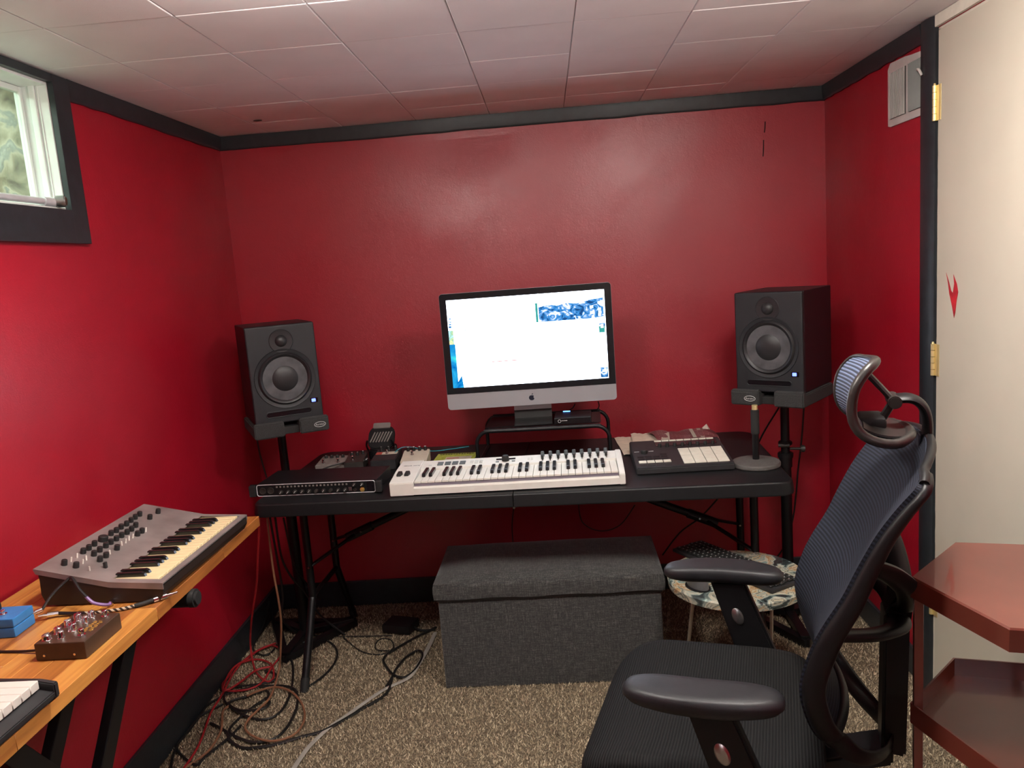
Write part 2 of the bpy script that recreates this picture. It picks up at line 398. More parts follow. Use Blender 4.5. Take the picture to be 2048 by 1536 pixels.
def smooth_path(pts, n=6, closed=False):
    P = [Vector(p) for p in pts]; out = []; k = len(P)
    rng = range(k) if closed else range(k - 1)
    for i in rng:
        if closed:
            a, b, c, d = P[(i - 1) % k], P[i], P[(i + 1) % k], P[(i + 2) % k]
        else:
            a, b, c, d = P[max(i - 1, 0)], P[i], P[i + 1], P[min(i + 2, k - 1)]
        for j in range(n):
            t = j / n
            out.append(0.5 * ((2 * b) + (c - a) * t + (2 * a - 5 * b + 4 * c - d) * t * t + (3 * b - a - 3 * c + d) * t ** 3))
    if not closed:
        out.append(P[-1])
    return out
def tube(bm, pts, r, seg=8, closed=False, sm=0, rr=None, flat=None):
    """sweep a circle (or a flat w x h section) along pts"""
    P = smooth_path(pts, sm, closed) if sm else [Vector(p) for p in pts]
    n = len(P); rings = []; prev = None
    for i, p in enumerate(P):
        if closed:
            d = P[(i + 1) % n] - P[i - 1]
        else:
            d = P[min(i + 1, n - 1)] - P[max(i - 1, 0)]
        if d.length < 1e-9:
            d = Vector((0, 0, 1))
        d.normalize()
        if prev is None:
            ref = Vector((0, 0, 1)) if abs(d.z) < 0.9 else Vector((1, 0, 0))
            nx = d.cross(ref).normalized()
        else:
            nx = (prev - d * prev.dot(d))
            nx = nx.normalized() if nx.length > 1e-6 else d.orthogonal().normalized()
        prev = nx; ny = d.cross(nx)
        rad = r if rr is None else rr(i / max(1, n - 1))
        ring = []
        for k in range(seg):
            a = 2 * PI * k / seg
            if flat:
                q = nx * flat[0] * math.cos(a) + ny * flat[1] * math.sin(a)
            else:
                q = (nx * math.cos(a) + ny * math.sin(a)) * rad
            ring.append(bm.verts.new(p + q))
        rings.append(ring)
    m = n if closed else n - 1
    for i in range(m):
        A, B = rings[i], rings[(i + 1) % n]
        for k in range(seg):
            bm.faces.new((A[k], A[(k + 1) % seg], B[(k + 1) % seg], B[k]))
    if not closed:
        bm.faces.new(rings[0][::-1]); bm.faces.new(rings[-1])
    return bm
def lathe(bm, prof, seg=24, mat=None):
    """profile of (r, z) about local z"""
    t = bmesh.new(); rings = []
    for r, z in prof:
        if r < 1e-6:
            rings.append([t.verts.new((0, 0, z))])
        else:
            rings.append([t.verts.new((r * math.cos(2 * PI * k / seg), r * math.sin(2 * PI * k / seg), z)) for k in range(seg)])
    for A, B in zip(rings, rings[1:]):
        for k in range(seg):
            k2 = (k + 1) % seg
            if len(A) == 1 and len(B) == 1:
                continue
            if len(A) == 1:
                t.faces.new((A[0], B[k2], B[k]))
            elif len(B) == 1:
                t.faces.new((A[k], A[k2], B[0]))
            else:
                t.faces.new((A[k], A[k2], B[k2], B[k]))
    bmesh.ops.recalc_face_normals(t, faces=t.faces)
    if mat:
        bmesh.ops.transform(t, matrix=mat, verts=t.verts)
    merge(bm, t)
    return bm
def prism(bm, poly, z0, z1, mat=None, bev=0.0):
    t = bmesh.new()
    a = [t.verts.new((x, y, z0)) for x, y in poly]; b = [t.verts.new((x, y, z1)) for x, y in poly]
    n = len(poly)
    t.faces.new(a[::-1]); t.faces.new(b)
    for i in range(n):
        t.faces.new((a[i], a[(i + 1) % n], b[(i + 1) % n], b[i]))
    bmesh.ops.recalc_face_normals(t, faces=t.faces)
    if bev:
        bmesh.ops.bevel(t, geom=list(t.edges), offset=bev, segments=2, affect='EDGES')
    if mat:
        bmesh.ops.transform(t, matrix=mat, verts=t.verts)
    merge(bm, t)
    return bm
def rrect(x0, y0, x1, y1, r, n=5):
    out = []
    for cx, cy, a0 in ((x1 - r, y1 - r, 0), (x0 + r, y1 - r, 90), (x0 + r, y0 + r, 180), (x1 - r, y0 + r, 270)):
        for i in range(n + 1):
            a = math.radians(a0 + 90 * i / n); out.append((cx + r * math.cos(a), cy + r * math.sin(a)))
    return out
def grid(bm, f, nu, nv, thick=0.0, uv=True):
    """surface f(u,v) -> Vector; optional thickness along the normal"""
    t = bmesh.new()
    uvl = t.loops.layers.uv.new('UVMap')
    V = [[t.verts.new(f(i / nu, j / nv)) for j in range(nv + 1)] for i in range(nu + 1)]
    for i in range(nu):
        for j in range(nv):
            fc = t.faces.new((V[i][j], V[i + 1][j], V[i + 1][j + 1], V[i][j + 1]))
            for lp, (a, b) in zip(fc.loops, ((i, j), (i + 1, j), (i + 1, j + 1), (i, j + 1))):
                lp[uvl].uv = (a / nu, b / nv)
    if thick:
        bmesh.ops.recalc_face_normals(t, faces=t.faces)
        bmesh.ops.solidify(t, geom=list(t.faces), thickness=thick)
    merge(bm, t)
    return bm
def obj(name, bm, mat, parent=None, smooth=True, ang=38):
    me = bpy.data.meshes.new(name)
    if isinstance(bm, bpy.types.Mesh):
        me = bm
    else:
        bm.to_mesh(me); bm.free()
        if smooth:
            me.shade_smooth(); me.set_sharp_from_angle(angle=math.radians(ang))
    if mat is not None and not me.materials:
        me.materials.append(M[mat] if isinstance(mat, str) else mat)
    o = bpy.data.objects.new(name, me); COL.objects.link(o)
    if smooth and ang <= 40 and len(me.polygons) > 6:
        wn = o.modifiers.new('weighted_normal', 'WEIGHTED_NORMAL'); wn.keep_sharp = True; wn.weight = 90
    if parent:
        o.parent = parent
    return o
def tag(o, label, cat, group=None):
    o['label'] = label; o['category'] = cat
    if group:
        o['group'] = group
    return o
def thing(name, label, cat, loc=(0, 0, 0), rz=0.0, group=None):
    o = bpy.data.objects.new(name, None); COL.objects.link(o)
    o.empty_display_size = 0.05
    o.location = loc; o.rotation_euler = (0, 0, rz)
    return tag(o, label, cat, group)
def struct(name, bm, mat, parent=None, **k):
    o = obj(name, bm, mat, parent, **k)
    if parent is None:
        o['kind'] = 'structure'
    return o
def B():
    return bmesh.new()
def inst(src, parent, loc=(0, 0, 0), rot=(0, 0, 0), scale=(1, 1, 1), name=None):
    o = src.copy(); COL.objects.link(o); o.parent = parent
    o.location = loc; o.rotation_euler = rot; o.scale = scale
    if name: o.name = name
    return o
def text_mesh(s, size, mat, parent, loc, rot, name='lettering', ex=0.0002, align='CENTER'):
    cu = bpy.data.curves.new('txt', 'FONT'); cu.body = s; cu.size = size; cu.extrude = ex; cu.align_x = align; cu.align_y = 'CENTER'
    cu.resolution_u = 2
    t = bpy.data.objects.new('txt', cu); COL.objects.link(t)
    bpy.context.view_layer.update()
    me = bpy.data.meshes.new_from_object(t.evaluated_get(bpy.context.evaluated_depsgraph_get()))
    bpy.data.objects.remove(t)
    me.name = name; me.materials.clear(); me.materials.append(M[mat])
    o = bpy.data.objects.new(name, me); COL.objects.link(o); o.parent = parent
    o.location = loc; o.rotation_euler = rot
    return o

# ================================================================== THE ROOM
T = 0.16
# --- floor and carpet pile
fb = b2(B(), (XL - T, YF - T, -0.05), (XR + T, YB + T, 0))
floor = struct('floor', fb, 'carpet')
def pile():
    import numpy as np
    rng = np.random.default_rng(3)
    xs, ys = [], []
    n = 95000
    x = rng.uniform(XL + 0.015, XR - 0.02, n); y = rng.uniform(1.75, YB - 0.02, n)
    h = rng.uniform(0.006, 0.013, n); w = rng.uniform(0.0016, 0.0032, n); a = rng.uniform(0, 2 * np.pi, n)
    lx = rng.normal(0, 0.005, n); ly = rng.normal(0, 0.005, n)
    c = np.clip(rng.beta(2.0, 2.4, n), 0, 1)
    v = np.empty((n, 4, 3), np.float32)
    for k in range(3):
        an = a + k * 2 * np.pi / 3
        v[:, k, 0] = x + w * np.cos(an); v[:, k, 1] = y + w * np.sin(an); v[:, k, 2] = -0.001
    v[:, 3, 0] = x + lx; v[:, 3, 1] = y + ly; v[:, 3, 2] = h
    i0 = np.arange(n)[:, None] * 4
    f = np.concatenate([i0 + np.array([[0, 1, 3]]), i0 + np.array([[1, 2, 3]]), i0 + np.array([[2, 0, 3]])], 1).reshape(-1, 3)
    me = bpy.data.meshes.new('carpet_pile')
    me.vertices.add(n * 4); me.vertices.foreach_set('co', v.ravel())
    nf = len(f)
    me.loops.add(nf * 3); me.loops.foreach_set('vertex_index', f.ravel().astype(np.int32))
    me.polygons.add(nf); me.polygons.foreach_set('loop_start', np.arange(0, nf * 3, 3, dtype=np.int32))
    me.update(calc_edges=True)
    at = me.attributes.new('tuft', 'FLOAT', 'POINT'); at.data.foreach_set('value', np.repeat(c, 4).astype(np.float32))
    me.materials.append(M['pile'])
    o = bpy.data.objects.new('carpet_pile', me); COL.objects.link(o); o.parent = floor
    o['kind'] = 'stuff'
    return o
pile()

TL = 0.09
# --- walls (left wall has the high basement window)
WY0, WY1, WZ0, WZ1 = 1.50, 2.238, 1.735, 2.088
wb = B()
b2(wb, (XL - TL, YF - T, 0), (XL, WY0, H)); b2(wb, (XL - TL, WY1, 0), (XL, YB + T, H))
b2(wb, (XL - TL, WY0, 0), (XL, WY1, WZ0)); b2(wb, (XL - TL, WY0, WZ1), (XL, WY1, H))
struct('wall_left', wb, 'red')
wall_back = struct('wall_back', b2(B(), (XL, YB, 0), (XR, YB + T, H)), 'red_back')
DY0, DY1 = 1.62, 2.455            # door leaf along the right wall
wb = B()
b2(wb, (XR, DY1 + 0.02, 0), (XR + T, YB + T, H)); b2(wb, (XR, YF - T, 0), (XR + T, DY0, H)); b2(wb, (XR, DY0, 2.075), (XR + T, DY1 + 0.02, H))
wall_right = struct('wall_right', wb, 'red')
struct('wall_front', b2(B(), (XL - T, YF - T, 0), (XR + T, YF, H)), 'white_wall')
# hairline cracks in the back wall paint
for a, b in (((0.930, 1.990), (0.926, 1.947)), ((0.922, 1.918), (0.918, 1.852))):
    cb = B(); tube(cb, [(a[0], YB, a[1]), ((a[0] + b[0]) / 2 + 0.001, YB, (a[1] + b[1]) / 2), (b[0], YB, b[1])], 0.0022, 5, sm=3)
    obj('crack', cb, 'crack', wall_back)

# --- ceiling tiles
ceil = struct('ceiling', b2(B(), (XL - T, YF - T, H + 0.006), (XR + T, YB + T, H + 0.1)), 'joint')
tc0, tw, tr0, tl = -1.1153, 0.3073, 3.173, 0.3235
def tile_mesh(w, l):
    bm = B(); box(bm, (0, 0, 0), (w - 0.0022, l - 0.0022, 0.012), 0.0028, None, 2)
    me = bpy.data.meshes.new('ceiling_tile'); bm.to_mesh(me); bm.free(); me.materials.append(M['tile'])
    return me
cache = {}
xs = sorted([XL] + [tc0 + k * tw for k in range(0, 8) if XL < tc0 + k * tw < XR] + [XR])
ys = sorted([YB] + [tr0 - k * tl for k in range(0, 16)] + [YF])
ys = [y for y in ys if YF <= y <= YB]
for i in range(len(xs) - 1):
    for j in range(len(ys) - 1):
        w, l = xs[i + 1] - xs[i], ys[j + 1] - ys[j]
        if w < 0.02 or l < 0.02:
            continue
        key = (round(w, 3), round(l, 3))
        if key not in cache:
            cache[key] = tile_mesh(w, l)
        o = bpy.data.objects.new('ceiling_tile', cache[key]); COL.objects.link(o); o.parent = ceil
        o.location = ((xs[i] + xs[i + 1]) / 2, (ys[j] + ys[j + 1]) / 2, H + 0.006 + random.uniform(-0.0008, 0.0006))
        o.rotation_euler = (random.uniform(-0.0025, 0.0025), random.uniform(-0.002, 0.002), 0)
sb = B(); lathe(sb, [(0, -0.0006), (0.013, -0.0006), (0.013, 0.001), (0, 0.001)], 16)
st = obj('water_spot', sb, 'stain', ceil); st.location = (-1.067, 3.115, H - 0.0028); st.scale = (1.3, 0.8, 1)

# --- crown trim, baseboards, corner trim
def crown(name, p0, p1, inward):
    d = Vector(p1) - Vector(p0); d.z = 0; L = d.length; d.normalize(); n = Vector(inward)
    bm = B()
    N = 24
    prof = [(0, 0), (0.016, 0), (0.016, -0.010), (0.012, -0.048), (0.007, -0.056), (0, -0.056)]
    rings = []
    for i in range(N + 1):
        p = Vector(p0) + d * L * i / N
        wob = random.uniform(-0.0022, 0.0022)
        rings.append([bm.verts.new(p + n * a + Vector((0, 0, b + (wob if k in (3, 4, 5) else 0)))) for k, (a, b) in enumerate(prof)])
    for A, Bq in zip(rings, rings[1:]):
        for k in range(len(prof)):
            k2 = (k + 1) % len(prof)
            bm.faces.new((A[k], A[k2], Bq[k2], Bq[k]))
    bm.faces.new(rings[0]); bm.faces.new(rings[-1][::-1])
    bmesh.ops.recalc_face_normals(bm, faces=bm.faces)
    return struct(name, bm, 'trim')
crown('trim_1', (XL, YB - 0.0005, H - 0.001), (XR, YB - 0.0005, H - 0.001), (0, -1, 0))
crown('trim_2', (XL + 0.0005, 2.31, H - 0.001), (XL + 0.0005, YB - 0.016, H - 0.001), (1, 0, 0))
crown('trim_3', (XR - 0.0005, 2.545, H - 0.001), (XR - 0.0005, YB - 0.016, H - 0.001), (-1, 0, 0))
def baseboard(name, lo, hi):
    return struct(name, b2(B(), lo, hi, 0.004), 'trim')
BBH = 0.118
baseboard('baseboard_back', (XL + 0.014, YB - 0.014, 0), (XR - 0.014, YB, BBH))
baseboard('baseboard_left', (XL, YF, 0), (XL + 0.014, YB, BBH))
baseboard('baseboard_right', (XR - 0.014, 2.56, 0), (XR, YB, 0.10))

# --- window_1: black casing, white frame, sash, glass, concrete well outside
win = bpy.data.objects.new('window_1', None); COL.objects.link(win); win['kind'] = 'structure'
wb = B()
b2(wb, (XL, WY1 - 0.003, 1.645), (XL + 0.018, WY1 + 0.072, H - 0.002), 0.002)
obj('casing', wb, 'trim', win)
wb = B(); b2(wb, (XL, 1.30, 1.645), (XL + 0.020, WY1 - 0.003, WZ0 + 0.003), 0.002); obj('casing', wb, 'trim', win)
wb = B(); b2(wb, (XL, 1.30, WZ1 - 0.003), (XL + 0.017, WY1 - 0.003, H - 0.002), 0.002); obj('casing', wb, 'trim', win)
wb = B(); b2(wb, (XL, 1.30, WZ0), (XL + 0.018, WY0, WZ1), 0.002); obj('casing', wb, 'trim', win)
# frame lining the opening, with a raised stop in the middle of the jamb
wb = B()
b2(wb, (XL - TL, WY1 - 0.006, WZ0), (XL - 0.001, WY1, WZ1), 0.001)
b2(wb, (XL - 0.050, WY1 - 0.014, WZ0 + 0.012), (XL - 0.032, WY1 - 0.006, WZ1), 0.003)
b2(wb, (XL - 0.028, WY1 - 0.009, WZ0 + 0.012), (XL - 0.024, WY1 - 0.006, WZ1), 0.001)
obj('jamb', wb, 'wwhite', win)
wb = B(); b2(wb, (XL - TL, WY0, WZ1 - 0.010), (XL - 0.001, WY1 - 0.006, WZ1), 0.001); obj('head', wb, 'wwhite', win)
wb = B(); b2(wb, (XL - TL, WY0, WZ0), (XL + 0.001, WY1 - 0.006, WZ0 + 0.010), 0.001); obj('window_sill', wb, 'wwhite', win)
wb = B(); b2(wb, (XL - TL, WY0, WZ0), (XL - 0.001, WY0 + 0.006, WZ1), 0.001); obj('jamb', wb, 'wwhite', win)
wb = B()
fx0, fx1 = XL - 0.088, XL - 0.070
b2(wb, (fx0, WY1 - 0.018, WZ0 + 0.010), (fx1, WY1 - 0.0065, WZ1 - 0.010), 0.002)
b2(wb, (fx0, WY0 + 0.008, WZ0 + 0.010), (fx1, WY0 + 0.030, WZ1 - 0.010), 0.003)
b2(wb, (fx0, WY0 + 0.03, WZ0 + 0.010), (fx1, WY1 - 0.018, WZ0 + 0.026), 0.003)
b2(wb, (fx0, WY0 + 0.03, WZ1 - 0.026), (fx1, WY1 - 0.018, WZ1 - 0.010), 0.003)
obj('sash', wb, 'wwhite', win)
wb = B(); b2(wb, (fx0 + 0.008, WY0 + 0.03, WZ0 + 0.026), (fx0 + 0.011, WY1 - 0.018, WZ1 - 0.026)); obj('pane', wb, 'glass', win, smooth=False)
# concrete window well outside
wb = B()
b2(wb, (XL - 0.95, WY1 + 0.004, 1.45), (XL - TL - 0.002, WY1 + 0.16, 2.34), 0.01)
b2(wb, (XL - 1.05, 1.0, 1.45), (XL - 0.95, WY1 + 0.16, 2.34), 0.01)
b2(wb, (XL - 0.95, 1.0, 1.45), (XL - TL - 0.002, 1.12, 2.34), 0.01)
b2(wb, (XL - 0.95, 1.0, 1.40), (XL - TL - 0.002, WY1 + 0.16, 1.50), 0.01)
w_ = obj('wall_window_well', wb, 'concrete'); w_['kind'] = 'structure'
# chrome push bar along the sill
rodt = thing('window_bar', 'chrome tube lying along the window sill with a round brass end', 'rod', (XL - 0.005, 2.215, WZ0 + 0.023))
rb = B(); cyl(rb, (0, -0.70, 0), (0, -0.055, 0), 0.0095, seg=16); obj('tube', rb, 'silver', rodt)
rb = B(); cyl(rb, (0.000, -0.075, 0), (0.003, -0.006, 0.000), 0.0125, seg=16, bev=0.002); obj('sleeve', rb, 'silver', rodt)
rb = B(); cyl(rb, (0.004, -0.022, 0.002), (0.028, -0.012, 0.002), 0.0165, seg=20, bev=0.003); obj('end_knob', rb, 'steel', rodt)
rb = B(); cyl(rb, (0.0275, -0.0122, 0.002), (0.0295, -0.0115, 0.002), 0.011, seg=16); obj('knob_face', rb, 'brown', rodt)

# --- door_1 in the right wall, its casing and hinges
dr = bpy.data.objects.new('door_1', None); COL.objects.link(dr); dr['kind'] = 'structure'
db = B(); b2(db, (XR - 0.006, DY0 + 0.004, 0.025), (XR + 0.032, DY1 - 0.004, 2.066), 0.003); obj('door_leaf', db, 'door', dr)
db = B(); b2(db, (XR + 0.002, DY1 - 0.004, 0), (XR + T, DY1 + 0.020, 2.07)); b2(db, (XR + 0.002, DY0 - 0.014, 0), (XR + T, DY0 + 0.003, 2.07)); b2(db, (XR + 0.002, DY0, 2.068), (XR + T, DY1 + 0.02, 2.076)); obj('jamb', db, 'jamb', dr)
db = B(); b2(db, (XR - 0.004, DY1 - 0.003, 0.030), (XR + 0.003, DY1 + 0.006, 0.30), 0.001); obj('bare_jamb_strip', db, 'jamb', dr)
# casing: rounded charcoal moulding with painted-over edge
def casing(y0, y1, z0, z1):
    bm = B(); n = 60
    ring = []
    for i in range(n + 1):
        z = z0 + (z1 - z0) * i / n
        w = random.uniform(-0.0018, 0.0018)
        prof = [(XR, y1), (XR - 0.010, y1), (XR - 0.018, y1 - 0.012), (XR - 0.020, (y0 + y1) / 2), (XR - 0.017, y0 + 0.014), (XR - 0.009, y0 + w), (XR, y0 + w)]
        ring.append([bm.verts.new((x, y, z)) for x, y in prof])
    for A, Bq in zip(ring, ring[1:]):
        for k in range(len(prof)):
            k2 = (k + 1) % len(prof)
            bm.faces.new((A[k], A[k2], Bq[k2], Bq[k]))
    bm.faces.new(ring[0]); bm.faces.new(ring[-1][::-1]); bmesh.ops.recalc_face_normals(bm, faces=bm.faces)
    return bm
obj('casing', casing(DY1 + 0.006, DY1 + 0.090, 0.0, H - 0.002), 'trim', dr)
db = B(); b2(db, (XR - 0.012, DY0 - 0.08, 2.076), (XR, DY1 + 0.006, H - 0.001), 0.002); obj('casing', db, 'jamb', dr)
db = B(); b2(db, (XR - 0.016, DY0 - 0.085, 0), (XR, DY0 - 0.002, H - 0.002), 0.004); obj('casing', db, 'trim', dr)
def hinge(z0, z1):
    h = bpy.data.objects.new('hinge', None); COL.objects.link(h); h.parent = dr; h.location = (XR, DY1, z0)
    n = 5; L = z1 - z0
    hb = B(); b2(hb, (-0.0085, -0.026, 0), (-0.0062, -0.002, L), 0.001); obj('hinge_plate', hb, 'brass', h)
    for i in range(n):
        kb = B(); cyl(kb, (-0.012, 0.003, L * i / n + 0.0006), (-0.012, 0.003, L * (i + 1) / n - 0.0006), 0.0065, seg=14)
        obj('knuckle', kb, 'brass', h)
    kb = B(); cyl(kb, (-0.012, 0.003, L), (-0.012, 0.003, L + 0.006), 0.0045, 0.003, seg=12); obj('hinge_pin', kb, 'brass', h)
hinge(1.815, 1.915); hinge(1.062, 1.160); hinge(0.285, 0.385)
# smear of red paint on the door
sb = B()
def splat(pts, x=XR - 0.0066):
    v = [sb.verts.new((x, y, z)) for y, z in pts]; v2 = [sb.verts.new((x - 0.0005, y, z)) for y, z in pts]
    sb.faces.new(v2); n = len(pts)
    for i in range(n): sb.faces.new((v[i], v[(i + 1) % n], v2[(i + 1) % n], v2[i]))
splat([(2.392, 1.376), (2.380, 1.345), (2.372, 1.315), (2.356, 1.280), (2.344, 1.247), (2.337, 1.262), (2.330, 1.300), (2.322, 1.322), (2.330, 1.345), (2.350, 1.372), (2.345, 1.345), (2.352, 1.318), (2.362, 1.325), (2.375, 1.350)])
bmesh.ops.recalc_face_normals(sb, faces=sb.faces)
obj('paint_smear', sb, 'smear', dr, smooth=False)

# --- air register on the right wall
vt = thing('air_register', 'off-white metal air register with louvres high on the red wall beside the door', 'vent', (XR, 2.645, 1.946))
vb = B(); prism(vb, [(-0.146, -0.098), (0.130, -0.098), (0.146, -0.094), (0.147, 0.085), (0.128, 0.103), (0.02, 0.099), (-0.02, 0.094), (-0.10, 0.088), (-0.146, 0.086)], 0, 0.006, Matrix(((0, 0, -1, 0), (1, 0, 0, 0), (0, 1, 0, 0), (0, 0, 0, 1))))
obj('face_plate', vb, 'vent', vt)
for y0, y1 in ((0.012, 0.124), (-0.124, -0.012)):
    vb = B(); b2(vb, (-0.0075, y0, -0.075), (-0.0062, y1, 0.070)); obj('opening', vb, 'ventdark', vt)
    n = 11
    for i in range(n):
        y = y0 + (y1 - y0) * (i + 0.5) / n
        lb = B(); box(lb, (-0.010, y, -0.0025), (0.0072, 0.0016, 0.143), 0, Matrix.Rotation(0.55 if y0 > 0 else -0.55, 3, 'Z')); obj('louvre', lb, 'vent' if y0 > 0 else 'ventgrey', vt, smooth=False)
lb = B(); tube(lb, [(-0.012, -0.098, 0.03), (-0.022, -0.100, 0.033), (-0.026, -0.118, 0.030), (-0.020, -0.124, 0.012)], 0.004, 8, sm=4); obj('damper_lever', lb, 'vent', vt)

# --- two flush ceiling lamps (above and in front of the camera, out of frame)
def ceiling_lamp(x, y, label, watts):
    t = thing('ceiling_lamp', label, 'lamp', (x, y, H - 0.003), 0, 'flush ceiling lamps')
    bm = B(); lathe(bm, [(0, 0), (0.060, 0), (0.060, -0.014), (0.030, -0.020), (0.030, -0.040), (0, -0.040)], 32); obj('canopy', bm, 'wwhite', t)
    prof = [(0.04, -0.026), (0.09, -0.028), (0.128, -0.038), (0.142, -0.053), (0.130, -0.068), (0.095, -0.079), (0.050, -0.085), (0, -0.087)]
    bm = B(); lathe(bm, prof, 40)
    area = sum(PI * (r0 + r1) * math.hypot(r1 - r0, z1 - z0) for (r0, z0), (r1, z1) in zip(prof, prof[1:]))
    m = M['lampdome'].copy(); m.node_tree.nodes['Principled BSDF'].inputs['Emission Strength'].default_value = watts / (PI * area)
    obj('shade', bm, m, t)
ceiling_lamp(0.60, 1.55, 'round opal ceiling lamp nearer the beige door', LAMP_W)
ceiling_lamp(-0.45, 1.42, 'round opal ceiling lamp nearer the window', LAMP_W)
# unseen uplighter, added behind the camera to brighten the ceiling
ft = thing('fill_uplighter', 'tall uplighter added behind the viewpoint to brighten the ceiling', 'lamp', (0.72, -1.1, 0))
bm = B(); lathe(bm, [(0, 0.0005), (0.14, 0.0005), (0.14, 0.015), (0.03, 0.03), (0, 0.03)], 32); obj('base', bm, 'bmetal', ft)
bm = B(); cyl(bm, (0, 0, 0.028), (0, 0, 1.58), 0.012, seg=16); obj('pole', bm, 'bmetal', ft)
bm = B(); lathe(bm, [(0.012, 1.575), (0.06, 1.60), (0.12, 1.65), (0.16, 1.72), (0.165, 1.725), (0.155, 1.72), (0.115, 1.66), (0.05, 1.612), (0, 1.605)], 40); obj('shade', bm, 'bmetal', ft)
bm = B(); lathe(bm, [(0, 1.672), (0.105, 1.668), (0.105, 1.660), (0, 1.655)], 32)
m = M['coolfill'].copy(); m.node_tree.nodes['Principled BSDF'].inputs['Emission Strength'].default_value = UP_W / (PI * PI * 0.105 ** 2); obj('diffuser', bm, m, ft)

# ================================================================== FOLDING TABLE
DO = Vector((-1.0764, 2.5971, 0)); DA = -0.0557
def D(u, v, z=0.74):
    return Vector((DO.x + u * math.cos(DA) - v * math.sin(DA), DO.y + u * math.sin(DA) + v * math.cos(DA), z))
tb = thing('folding_table', 'long black plastic folding table holding the computer and the white keyboard', 'table', D(0, 0, 0), DA)
def half(x0, x1, left):
    bm = B()
    r = 0.05
    pts = []
    if left:
        pts = [(x1, 0), (x1, 0.76)] + [(r + r * math.cos(a), 0.76 - r + r * math.sin(a)) for a in [PI / 2 + PI / 2 * i / 6 for i in range(7)]] + [(r + r * math.cos(a), r + r * math.sin(a)) for a in [PI + PI / 2 * i / 6 for i in range(7)]]
    else:
        pts = [(x0, 0.76), (x0, 0)] + [(x1 - r + r * math.cos(a), r + r * math.sin(a)) for a in [-PI / 2 + PI / 2 * i / 6 for i in range(7)]] + [(x1 - r + r * math.cos(a), 0.76 - r + r * math.sin(a)) for a in [PI / 2 * i / 6 for i in range(7)]]
    t = bmesh.new()
    cx, cy = (x0 + x1) / 2, 0.38
    layers = [(0.740, 0.010), (0.738, 0.004), (0.733, 0.0), (0.700, -0.004), (0.694, -0.002), (0.694, 0.012)]
    rings = []
    for z, ins in layers:
        ring = []
        for x, y in pts:
            ox = 0 if abs(x - 0.915) < 0.01 else (1 if x < cx else -1) * ins
            oy = (1 if y < cy else -1) * ins
            ring.append(t.verts.new((x + ox, y + oy, z)))
        rings.append(ring)
    n = len(pts)
    for A, Bq in zip(rings, rings[1:]):
        for k in range(n):
            t.faces.new((A[k], A[(k + 1) % n], Bq[(k + 1) % n], Bq[k]))
    t.faces.new(rings[0]); t.faces.new(rings[-1][::-1])
    bmesh.ops.recalc_face_normals(t, faces=t.faces)
    merge(bm, t)
    return bm
obj('tabletop', half(0, 0.9135, True), 'tabletop', tb)
obj('tabletop', half(0.9165, 1.83, False), 'tabletop', tb)
sb_ = B(); cyl(sb_, (0.915, 0.004, 0.690), (0.915, 0.012, 0.690), 0.004, seg=10); obj('latch_pin', sb_, 'steel', tb)
def leg_set(s):
    """s=0 left end, s=1 right end"""
    X = (lambda x: x) if s == 0 else (lambda x: 1.83 - x)
    for v0, vf in ((0.235, 0.069), (0.525, 0.694)):
        sp_ = (vf - v0)
        bm = B(); tube(bm, [(X(0.090), v0, 0.695), (X(0.090), v0, 0.33), (X(0.089), v0 + sp_ * 0.06, 0.285), (X(0.086), v0 + sp_ * 0.5, 0.15), (X(0.083), v0 + sp_ * 0.86, 0.045), (X(0.082), vf, 0.004)], 0.0145, 10, sm=4)
        lg = obj('leg', bm, 'bmetal', tb)
        bm = B(); tube(bm, [(X(0.083), v0 + sp_ * 0.86, 0.045), (X(0.082), vf, 0.0)], 0.0168, 10); obj('foot_cap', bm, 'rubber', lg)
        bm = B(); cyl(bm, (X(0.094), v0 - 0.013, 0.42), (X(0.094), v0 - 0.020, 0.42), 0.006, 0.004, seg=10); obj('rivet', bm, 'chrome', lg)
    bm = B(); tube(bm, [(X(0.09), 0.225, 0.30), (X(0.09), 0.535, 0.30)], 0.010, 8); obj('cross_bar', bm, 'bmetal', tb)
    bm = B(); tube(bm, [(X(0.09), 0.10, 0.69), (X(0.09), 0.66, 0.69)], 0.013, 8); obj('pivot_bar', bm, 'bmetal', tb)
    kx, kz = 0.235, 0.492
    for v in (0.235, 0.525):
        bm = B(); tube(bm, [(X(0.094), v, 0.42), (X(kx), 0.38 + (v - 0.38) * 0.12, kz)], 0.008, 8, flat=(0.010, 0.006)); obj('brace_arm', bm, 'bmetal', tb)
    bm = B(); tube(bm, [(X(kx - 0.03), 0.38, kz - 0.012), (X(0.70), 0.38, 0.69)], 0.010, 10, flat=(0.014, 0.014)); obj('brace', bm, 'bmetal', tb)
    bm = B(); tube(bm, [(X(kx - 0.035), 0.38, kz - 0.015), (X(kx + 0.07), 0.38, kz + 0.030)], 0.010, 10, flat=(0.020, 0.018)); lk = obj('lock_ring', bm, 'bmetal', tb)
    bm = B(); cyl(bm, (X(kx + 0.03), 0.362, kz + 0.014), (X(kx + 0.03), 0.354, kz + 0.014), 0.006, 0.004, seg=10); obj('rivet', bm, 'chrome', lk)
leg_set(0); leg_set(1)

